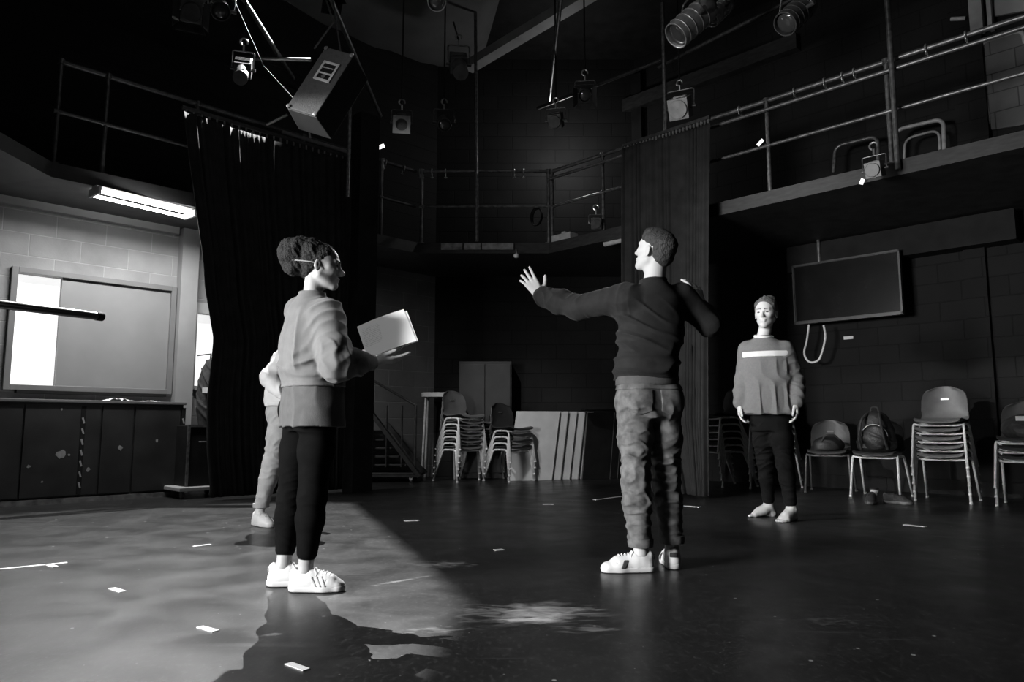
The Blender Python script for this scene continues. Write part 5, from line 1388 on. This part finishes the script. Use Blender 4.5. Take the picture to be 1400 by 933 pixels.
# ------------------------------------------------------------------ barre in the near left
e1 = at(138, 433, 3.55); e0 = at(0, 416, 3.05); dv = (e1 - e0); e2 = e0 - dv * 1.3
t = empty('ballet_barre', (e2.x + dv.x * .6, e2.y + dv.y * .6, 0)); tag(t, 'dark horizontal barre reaching in from the left edge, light catching its top', 'barre')
M_BARRE = mat('dark_varnished_wood', .02, .28, .4, 10)
b = MB(); b.tube([e2, e1], .020, 14); rel(b, t).build('bar', M_BARRE, t, True)
b = MB(); b.tube([e1 - dv.normalized() * .03, e1 + dv.normalized() * .006], .0225, 14); rel(b, t).build('end_cap', M_BLACK, t, True)
q = e2 + dv * .6
b = MB(); b.tube([Vector((q.x, q.y, .02)), Vector((q.x, q.y, q.z))], .022, 12); b.bar((q.x - .25, q.y + .15, .02), (q.x + .25, q.y - .15, .02), .06, .04); b.bar((q.x - .15, q.y - .25, .02), (q.x + .15, q.y + .25, .02), .06, .04); rel(b, t).build('stand', M_STEELD, t, True)

# ------------------------------------------------------------------ tape marks on the floor
def tape(pxa, pya, pxb, pyb, wd, label, name='tape_mark'):
    a_ = onz(pxa, pya, 0); c_ = onz(pxb, pyb, 0); b = MB(); b.slab(a_, c_, wd, .0005, .003); o = b.build(name, M_TAPE); tag(o, label, 'tape', 'white tape marks on the floor')
M_TAPE = mat('white_tape', .7, .5, .1, 20)
for q in ((0, 779, 92, 770, .03, 'long white tape line at the left edge of the floor'), (153, 805, 168, 810, .03, 'short white tape mark on the lit floor left of the woman'), (264, 748, 288, 745, .03, 'white tape mark on the floor left of the pale shoe'),
          (273, 858, 295, 864, .028, 'white tape mark on the lit floor beside the woman\'s shadow'), (394, 908, 419, 917, .026, 'white tape mark lying inside the woman\'s shadow'), (553, 713, 572, 712, .045, 'white tape mark in front of the wheeled steps'),
          (676, 753, 688, 752, .04, 'tiny white tape mark below the middle of the back wall'), (742, 690, 757, 690, .045, 'white tape mark in front of the pale leaning tables'), (813, 684, 853, 679, .04, 'white tape strip just left of the man\'s jeans'),
          (932, 692, 957, 694, .05, 'white tape strip just right of the man\'s jeans'), (1236, 718, 1266, 721, .045, 'white tape mark in front of the tall chair stack on the right'), (64, 772, 76, 776, .03, 'scrap of tape stuck across the long line at the left')):
    tape(*q)
# ------------------------------------------------------------------ lanterns and other gear overhead
M_SILV = mat('worn_silver_lantern', .45, .35, .3, 14, metal=.7)
M_LANT = mat('black_lantern', .05, .4, .4, 14)
M_GREYL = mat('grey_lantern', .42, .45, .2, 14)
M_LENS = mat('lantern_lens', .05, .08, .1, 3, spec=1)
def lantern(pos, aim, kind, label, scale=1.0, mount=None, body=None, lens=None, doors=False, gel=None, name='stage_lantern'):
    pos = Vector(pos); t = empty(name, pos); tag(t, label, 'stage light', 'stage lanterns in the rig')
    d = (Vector(aim) - pos).normalized(); S = scale; body = body or M_LANT
    x = d.cross(Vector((0, 0, 1))).normalized(); u = x.cross(d)
    b = MB()
    if kind == 'par':
        b.lathe(-d * .20 * S, d, [(0, .03 * S), (.01 * S, .07 * S), (.05 * S, .095 * S), (.10 * S, .10 * S), (.40 * S, .10 * S), (.40 * S, .09 * S), (.12 * S, .088 * S)], 20)
        for k in range(4): b.tube([d * (-.06 + .07 * k) * S + .102 * S * (math.cos(a) * x + math.sin(a) * u) for a in [i * math.pi / 10 for i in range(20)]], .004 * S, 6, closed=True)
        fr, R = .20, .115
    elif kind == 'profile':
        b.obox(-d * .06 * S, d * .15 * S, x * .09 * S, u * .085 * S); b.lathe(d * .08 * S, d, [(0, .075 * S), (.02 * S, .08 * S), (.30 * S, .07 * S), (.31 * S, .078 * S), (.34 * S, .078 * S), (.34 * S, .06 * S)], 20)
        for k in range(4): b.obox(-d * (.02 + .04 * k) * S + u * .09 * S, d * .008 * S, x * .08 * S, u * .008 * S)
        fr, R = .42, .085
    else:   # fresnel: boxy housing
        b.obox(o0, d * .13 * S, x * .11 * S, u * .115 * S); b.lathe(d * .12 * S, d, [(0, .10 * S), (.04 * S, .10 * S), (.04 * S, .085 * S)], 20)
        for k in range(3): b.obox(-d * (.02 + .04 * k) * S + u * .12 * S, d * .012 * S, x * .07 * S, u * .01 * S)
        fr, R = .17, .12
    b.build('housing', body, t, True, bevel=.003)
    b = MB(); b.lathe(d * (fr - .03) * S, d, [(0, R * .72 * S), (.012 * S, R * .6 * S), (.018 * S, R * .3 * S), (.02 * S, .005)], 20); b.build('lens', lens or M_LENS, t, True)
    b = MB(); y0 = R * 1.35
    b.tube(fillet([x * y0 * S, x * y0 * S + u * .05 * S, x * y0 * S + Vector((0, 0, .21)) * S, -x * y0 * S + Vector((0, 0, .21)) * S, -x * y0 * S + u * .05 * S, -x * y0 * S], .03 * S), .008 * S, 8)
    b.build('yoke', M_STEEL, t, True)
    for s in (-1, 1):
        b = MB(); b.tube([x * s * (R * .9) * S, x * s * (y0 + .02) * S], .018 * S, 10); b.build('locking_knob', M_LANT, t, True)
    top = Vector((0, 0, .21)) * S
    b = MB(); b.tube([top, top + Vector((0, 0, .06))], .010, 8); b.tube([top + Vector((0, 0, .09)) + .032 * (math.cos(a) * x + math.sin(a) * Vector((0, 0, 1))) for a in [i * math.pi * 1.5 / 10 - 1.2 for i in range(11)]], .009, 8); b.build('hook_clamp', M_BRIGHT, t, True)
    if mount is None and pos.z > 3.6: mount = (pos.x, pos.y, 6.4)
    if mount:
        b = MB(); m_ = Vector(mount) - pos; b.tube([top + Vector((0, 0, .05)), m_], .009, 8); b.build('drop_rod', M_BLACK, t, True)
    if gel:
        b = MB(); g = R * 1.15 * S; c = d * (fr + .015) * S; th = .003; hole = R * .78 * S
        n = 24; ring = [c + hole * (math.cos(a) * x + math.sin(a) * u) for a in [2 * math.pi * i / n for i in range(n)]]
        sq = []
        for i in range(n):
            a = 2 * math.pi * i / n; m_ = g / max(abs(math.cos(a)), abs(math.sin(a))); sq.append(c + m_ * (math.cos(a) * x + math.sin(a) * u))
        vs = ring + sq; b.add(vs, [(i, (i + 1) % n, n + (i + 1) % n, n + i) for i in range(n)]); k = b.build('gel_frame', gel, t); k.modifiers.new('t', 'SOLIDIFY').thickness = .004
    if doors:
        for a, w in ((x, u), (-x, u), (u, x), (-u, x)):
            b = MB(); c = d * fr * S + a * R * S; e = c + (d * .9 + a * .45) * .14 * S
            b.prism([c + w * R * .95 * S, c - w * R * .95 * S, e - w * R * 1.3 * S, e + w * R * 1.3 * S], d.cross(w), .002); b.build('barn_door', M_LANT, t)
    return t
c = lambda px, py, Y: at(px, py, Y)
WFACE = Vector((-.72, 3.42, 1.38)); MFACE = Vector((.50, 3.95, 1.62))
lantern(c(948, 28, 6.3), c(884, 84, 6.2), 'par', 'large silver lantern slung high right of centre, pointing down to the left', 1.25, onz(952, 10, GZ + .0), M_SILV)
lantern(c(985, 14, 6.6), c(945, 54, 6.5), 'par', 'smaller silver lantern just right of the large silver one', .8, None, M_SILV)
lantern(c(1090, 18, 5.6), c(1050, 54, 5.45), 'par', 'black lantern at the top right with a bright rim, pointing down to the left', 1.0, None, M_LANT)
lantern(c(930, 148, 7.9), c(900, 165, 7.0), 'fresnel', 'pale box lantern on the pipe above the right curtain', 1.0, None, M_GREYL)
lantern(c(549, 168, 7.6), c(552, 330, 4.0), 'fresnel', 'lantern with a square pale colour frame beside the dark column', .68, None, M_LANT, gel=mat('colour_frame', .14, .5, .2, 10))
lantern(c(607, 168, 7.9), c(640, 280, 5.0), 'par', 'black lantern hung right of the one with the square frame', .75, None, M_LANT)
lantern(c(627, 88, 7.4), c(660, 210, 5.0), 'profile', 'black profile lantern high near the middle pipe', 1.0, c(620, 30, 7.4), M_LANT, gel=None)
lantern(c(800, 128, 7.6), c(790, 300, 4.0), 'par', 'black lantern with a glinting lens above the back rail on the right', .7, None, M_LANT, doors=True)
lantern(c(760, 165, 8.0), WFACE, 'fresnel', 'dark box lantern half lost above the back rail', .7, None, M_LANT)
lantern(c(300, 12, 5.6), c(360, 120, 3.5), 'par', 'black lantern at the top left edge of the rig', .75, None, M_LANT)
lantern(c(262, 14, 5.4), c(250, 130, 3.5), 'fresnel', 'black box lantern topmost at the left of the rig', .7, None, M_LANT, doors=True)
lantern(c(332, 95, 6.2), c(300, 200, 4.5), 'profile', 'profile lantern with bright fittings left of the speaker', .8, None, M_LANT)
lantern(c(598, -6, 5.6), c(592, 60, 5.0), 'par', 'bright flared lantern at the top centre of the rig', .75, None, M_SILV)
lantern(c(815, 306, 8.75), MFACE, 'fresnel', 'small black lantern standing on the right gallery edge', .55, None, M_LANT)
lantern(c(1196, 232, 6.2), c(1000, 260, 4.0), 'fresnel', 'small dark lantern sitting on the right gallery edge by the tall pipe', .6, None, M_LANT)
# the lantern that throws the pool of light, with two real barn doors closing off its right side
M_MATT = mat('matt_black_heatproof', .003, 1, .1, 5, spec=0)
KEY = Vector((-2.3, 8.15, 6.0))
t = empty('stage_lantern', KEY); tag(t, 'black lantern with long barn doors high under the ceiling above the left curtain', 'stage light', 'stage lanterns in the rig')
A_, B_, C_ = onz(540, 740, 0), onz(641, 828, 0), onz(552, 940, 0)
k0_ = .075
pr = lambda p: (p - KEY) * k0_
far = 3.0
def flap(p, q, ext0, ext1):
    dv_ = (q - p).normalized(); out = Vector((-dv_.y, dv_.x, 0)); 
    if out.x < 0: out = -out
    p2 = p - dv_ * ext0; q2 = q + dv_ * ext1
    b = MB(); n_ = (p2 - KEY).cross(q2 - p2).normalized()
    b.prism([pr(p2), pr(q2), pr(q2 + out * far), pr(p2 + out * far)], Vector((0, 0, 1)), .002); b.build('barn_door', M_MATT, t)
flap(A_, B_, 2.5, 2.5); flap(B_, C_, 2.0, 2.0)
dn = Vector((0, 0, -1)); dd = (Vector((-2.0, 3.4, 0)) - KEY).normalized()
b = MB(); b.lathe(-dd * .40, dd, [(0, .05), (.02, .10), (.25, .11), (.26, .11)], 20); b.build('housing', M_MATT, t, True)
b = MB(); b.tube([-dd * .2 + Vector((0, 0, .1)), -dd * .2 + Vector((0, 0, 6.4 - KEY.z))], .01, 8); b.build('drop_rod', M_STEEL, t, True)

# ------------------------------------------------------------------ hanging loudspeaker
cA, cB, cC, cD = at(441, 64, 5.04), at(479, 75, 5.00), at(438, 161, 4.85), at(397, 149, 4.89)
ctr = (cA + cB + cC + cD) / 4; U_ = ((cB - cA) + (cC - cD)).normalized(); D_ = ((cD - cA) + (cC - cB)); D_ = (D_ - U_ * D_.dot(U_)).normalized(); N_ = U_.cross(D_).normalized()
if N_.y < 0: N_ = -N_
w_ = ((cB - cA).length + (cC - cD).length) / 4; h_ = ((cD - cA).length + (cC - cB).length) / 4
t = empty('loudspeaker', ctr); tag(t, 'grey tilted loudspeaker cabinet hanging high left of centre', 'speaker')
M_SPK = mat('grey_speaker_carpet', .045, .8, .2, 40, bump=.3, bscale=150)
b = MB(); dep = .15
b.prism([U_ * a * w_ + D_ * q * h_ for a, q in ((-1, -1), (1, -1), (1, 1), (-1, 1))], N_, .02); b.build('back_panel', M_SPK, t, bevel=.006)
b = MB(); sk = U_ * .03
f0 = [U_ * a * w_ + D_ * q * h_ + N_ * .011 for a, q in ((-1, -1), (1, -1), (1, 1), (-1, 1))]; f1 = [U_ * a * (w_ + .02) + D_ * q * (h_ + .0) + N_ * dep * 1.5 + sk for a, q in ((-1, -1), (1, -1), (1, 1), (-1, 1))]
b.add(f0 + f1, [(0, 1, 2, 3), (7, 6, 5, 4), (0, 4, 5, 1), (1, 5, 6, 2), (2, 6, 7, 3), (3, 7, 4, 0)]); b.build('cabinet', mat('black_cabinet', .01, .6, .2), t, bevel=.006)
b = MB(); pc_ = -D_ * h_ * .28 + U_ * w_ * .05 - N_ * .014
for a, q, ww, hh in ((-.056, 0, .009, .078), (.056, 0, .009, .078), (0, -.078, .065, .009), (0, .078, .065, .009), (0, .02, .055, .006)):
    b.obox(pc_ + U_ * a + D_ * q, U_ * ww, D_ * hh, N_ * .006)
pl = b.build('connector_plate', M_GREYL, t, bevel=.002)
b = MB(); b.obox(pc_ + N_ * .003, U_ * .055, D_ * .075, N_ * .004); b.build('handle_recess', M_BLACK, pl)
b = MB(); b.tube([pc_ - U_ * .04 - D_ * .03 - N_ * .004, pc_ + U_ * .04 - D_ * .03 - N_ * .004], .006, 8); b.lathe(pc_ + D_ * .048, -N_, [(0, .016), (.008, .016), (.008, .009)], 14); b.build('sockets', M_LEGD, pl, True)
for a, q in ((-1, -1), (1, -1), (1, 1), (-1, 1)):
    b = MB(); b.lathe(U_ * a * (w_ - .012) + D_ * q * (h_ - .012) - N_ * .008, -N_, [(0, .016), (.008, .016), (.012, .009)], 12); b.build('corner_cap', M_BRIGHT if a > 0 else M_LEGD, t, True)
def rod(nm, pts, r, m, parent):
    b = MB(); b.tube([Vector(p_) - ctr for p_ in pts], r, 8); b.build(nm, m, parent, True)
rod('suspension_wire', [at(430, 66, 5.02), at(456, 30, 5.2), Vector((-1.84, 6.3, GZ))], .007, M_STEELD, t)
rod('suspension_wire', [at(402, 136, 4.92), at(360, 90, 5.6), Vector((-2.69, 6.0, GZ))], .004, M_BLACK, t)
rod('suspension_wire', [at(452, 150, 5.15), at(474, 128, 5.3), Vector((-1.80, 6.9, GZ))], .007, M_STEEL, t)

# bright short tubes and rods on the rails
def shorttube(pa, pb, r, nm, label, cat, m=M_BRIGHT):
    b = MB(); b.tube([pa, pb], r, 12); o = b.build(nm, m, None, True); tag(o, label, cat); return o
g0 = ondiff(366, 170, RD - .05); 
shorttube(ondiff(364, 171, RD - .1), ondiff(393, 157, RD - .3), .016, 'spigot_rod', 'short bright rod leaning on the rail under the speaker', 'rod')
shorttube(ondiff(386, 180, RD - .06), ondiff(476, 208, RD - .06), .02, 'rail_sleeve', 'bright length of tube along the left rail above the curtain', 'pipe')
shorttube(ondiff(422, 172, RD - .06), ondiff(424, 189, RD - .06), .014, 'spigot_rod', 'short upright bright stub on the left rail under the speaker', 'rod')
shorttube(ondiff(508, 206, RD - .3), ondiff(525, 199, RD - .4), .024, 'lamp_tube', 'short glowing tube right of the dark column', 'lamp', emis('small_lamp', 1, 1.5))
shorttube(onsum(827, 337, RS + .12) + Vector((0, 0, .03)), onsum(853, 331, RS + .12) + Vector((0, 0, .03)), .035, 'pale_tube', 'short pale tube under the gallery edge left of the right curtain', 'tube', M_GREYL)
shorttube(onsum(1036, 199, RS + .4), onsum(1043, 191, RS + .4), .018, 'small_lamp', 'small glinting lamp behind the right rail left of the post', 'lamp', emis('tiny_lamp', 1, 1.0))
shorttube(onsum(1177, 252, RS - .08), onsum(1180, 245, RS - .08), .018, 'small_lamp', 'small glinting lamp on the right gallery edge', 'lamp', emis('tiny_lamp_b', 1, 1.2))
shorttube(onsum(1300, 26, WS - .2), onsum(1320, 25, WS - .2), .022, 'wall_lamp', 'short pale wall lamp beside the bright opening at the top right', 'lamp', M_GREYL)
b = MB(); q = at(706, 350, 8.9); b.lathe(q, (0, 0, 1), [(-.03, .004), (-.022, .028), (0, .036), (.022, .028), (.03, .004)], 16); b.tube([q + Vector((0, 0, .025)), Vector((q.x, 9.32, SB + .05))], .006, 6)
o = b.build('pendant_bulb', SHOE_W, None, True); tag(o, 'small white globe hanging under the back gallery edge above the raised hand', 'lamp')
# timber battens along the back gallery edge
for a_, c_, w_n in ((603, 632, 'left'), (634, 657, 'middle'), (659, 702, 'right')):
    p_ = at(a_, 341, RB - .03); q_ = at(c_, 341, RB - .03); b = MB(); b.bar((p_.x, RB - .022, ST - .055), (q_.x, RB - .022, ST - .055), .03, .085); o = b.build('edge_batten', mat('worn_pale_paint', .22, .5, .5, 14)); tag(o, 'worn pale batten on the back gallery edge, %s one of three' % w_n, 'batten', 'pale battens on the back gallery edge')
# coiled cable on the right rail, pale block and kick board
p_ = onsum(735, 297, RS + .0); ctr_ = Vector((p_.x, p_.y, p_.z))
b = MB()
for k in range(3): b.tube([ctr_ + Vector((s2, -s2, 0)) * (.085 + .006 * k) * math.cos(a) + Vector((0, 0, 1)) * (.11 + .006 * k) * math.sin(a) + Vector((-.012 * k, -.012 * k, 0)) for a in [i * math.pi / 12 for i in range(24)]], .008, 6, closed=True)
o = b.build('coiled_cable', M_BLACK, None, True); tag(o, 'black coiled cable hung on the rail near the back right corner', 'cable')
p_ = onsum(772, 330, RS + .18); b = MB(); b.obox((p_.x, p_.y, ST + .05), RU * .16, RN * .08, (0, 0, .05)); b.obox((p_.x, p_.y, ST + .12), RU * .03, RN * .03, (0, 0, .02)); o = b.build('pale_crate', M_GREYL, None, bevel=.006); tag(o, 'low pale crate on the gallery floor beside the coiled cable', 'crate')

# tubular frames leaning on the upper right wall and the bright bricked opening
def frame_on_wall(pts, r, label, n_=.10, m=M_STEELD):
    P = [onsum(px, py, WS - n_) for px, py in pts]; b = MB(); b.tube(fillet(P, .10, 5), r, 10); o = b.build('leaning_frame', m, None, True); tag(o, label, 'frame', 'tube frames leaning on the upper right wall'); return o
M_TF = mat('pale_tube_frame', .30, .45, .3, 14)
frame_on_wall([(1222, 222), (1224, 178), (1290, 162), (1291, 207)], .022, 'bent tube frame on the gallery right of the tall pipe', .5, M_TF)
frame_on_wall([(1236, 218), (1237, 190), (1284, 177), (1285, 205)], .014, 'inner thinner tube frame right of the tall pipe', .45, M_TF)
frame_on_wall([(1140, 236), (1142, 200), (1200, 186), (1201, 226)], .022, 'bent tube frame on the gallery left of the tall pipe', .5, M_STEEL)
frame_on_wall([(1338, 180), (1352, 170), (1348, 140), (1340, 58), (1398, 40), (1402, 60)], .024, 'thick pale frame round the bricked recess at the right edge', .06, M_TF)
p_ = [onsum(q[0], q[1], WS - .04) for q in ((1343, 60), (1420, 37), (1420, 168), (1356, 178))]
b = MB(); b.prism(p_, (s2, s2, 0), .03); o = structure(b.build('trim_14', blockmat('recess_blocks', .11, .05, (s2, -s2), off=(.1, .02))))
p_ = [onsum(q[0], q[1], WS - .05) for q in ((1352, -12), (1440, -30), (1440, 8), (1352, 24))]
b = MB(); b.prism(p_, (s2, s2, 0), .03); o = structure(b.build('window_4', mat('grey_lit_board', .30, .5, .15, 3)))
b = MB(); p_ = onsum(1335, 20, WS - .12); b.obox((p_.x, p_.y, p_.z + .2), RU * .06, RN * .05, (0, 0, .42)); b.obox((p_.x + .09, p_.y - .09, p_.z + .2), RU * .02, RN * .07, (0, 0, .42)); structure(b.build('trim_15', mat('pale_post', .35, .5, .2, 5)))
cam = bpy.data.cameras.new('camera'); co = bpy.data.objects.new('camera', cam); COL.objects.link(co)
co.location = (0, 0, HC); co.rotation_euler = (math.pi / 2 + PITCH, 0, 0)
cam.sensor_width = 36; cam.lens = 36 * FPX / 1400; cam.clip_start = .05; cam.clip_end = 60
sc = bpy.context.scene; sc.camera = co
sc.view_settings.view_transform = 'Standard'; sc.view_settings.look = 'None'
sc.view_settings.exposure = 0; sc.view_settings.gamma = 1
sc.view_settings.use_curve_mapping = False
# ------------------------------------------------------------------ light
def light(kind, name, loc, energy, aim=None, **kw):
    l = bpy.data.lights.new(name, kind); l.energy = energy
    for k_, v_ in kw.items(): setattr(l, k_, v_)
    o = bpy.data.objects.new(name, l); COL.objects.link(o); o.location = loc
    if aim is not None: o.rotation_euler = (Vector(aim) - Vector(loc)).to_track_quat('-Z', 'Y').to_euler()
    return o
for nm, px, py, Y, tgt, sz, en in (('face_spot_left', 760, 165, 8.0, WFACE, 9, 420), ('face_spot_right', 815, 306, 8.75, MFACE, 10, 420)):
    p_ = at(px, py, Y); d_ = (tgt - p_).normalized(); light('SPOT', nm, tuple(p_ + d_ * .26), en, tuple(tgt), spot_size=math.radians(sz), spot_blend=.5, shadow_soft_size=.04)
light('SPOT', 'back_fill_spot', (-1.55, 6.3, 4.7), 420, (.1, 10.2, .5), spot_size=math.radians(30), spot_blend=.7, shadow_soft_size=.05)  # added spot that lifts the tables and chairs at the back
light('SPOT', 'script_fill_spot', (.6, -1.6, 4.6), 330, (-.60, 3.5, 1.22), spot_size=math.radians(6), spot_blend=.4, shadow_soft_size=.03)  # added narrow spot that brightens only the script pages, no lantern there
light('SPOT', 'left_fill_spot', (-3.9, 3.9, 3.4), 1300, (2.2, 5.95, 1.05), spot_size=math.radians(27), spot_blend=.5, shadow_soft_size=.03)  # added spot that brightens the barefoot man, no lantern modelled for it
light('SPOT', 'right_fill_spot', (.5, 6.0, 4.8), 170, (4.1, 7.6, .4), spot_size=math.radians(46), spot_blend=.8, shadow_soft_size=.05)  # added spot that brightens the chairs along the right wall
w = bpy.data.worlds.new('world'); sc.world = w; w.use_nodes = True
w.node_tree.nodes['Background'].inputs[0].default_value = (.5, .5, .5, 1); w.node_tree.nodes['Background'].inputs[1].default_value = .008
light('SPOT', 'key_lantern', KEY, 5200, (-1.8, 3.6, 0), spot_size=math.radians(58), spot_blend=.2, shadow_soft_size=.006)
light('AREA', 'side_fill_light', (-4.6, .7, 1.6), 150, (1.2, 4.6, .5), shape='RECTANGLE', size=1.8, size_y=1.2, spread=math.radians(72))  # area fill from the left, floating in front of the added window
light('AREA', 'fluorescent_light', FL_MID, 75, (FL_MID[0] + .15, FL_MID[1] - .15, 0), shape='RECTANGLE', size=1.5, size_y=.12)
light('AREA', 'overhead_fill', (0, 4.5, 6.2), 8, (0, 5.5, 0), shape='DISK', size=1.5)  # weak overhead fill added without any fitting
light('POINT', 'gallery_fill', tuple(at(775, 200, 10.1)), 28, shadow_soft_size=.1)  # added point fill that lifts the upper wall behind the rails
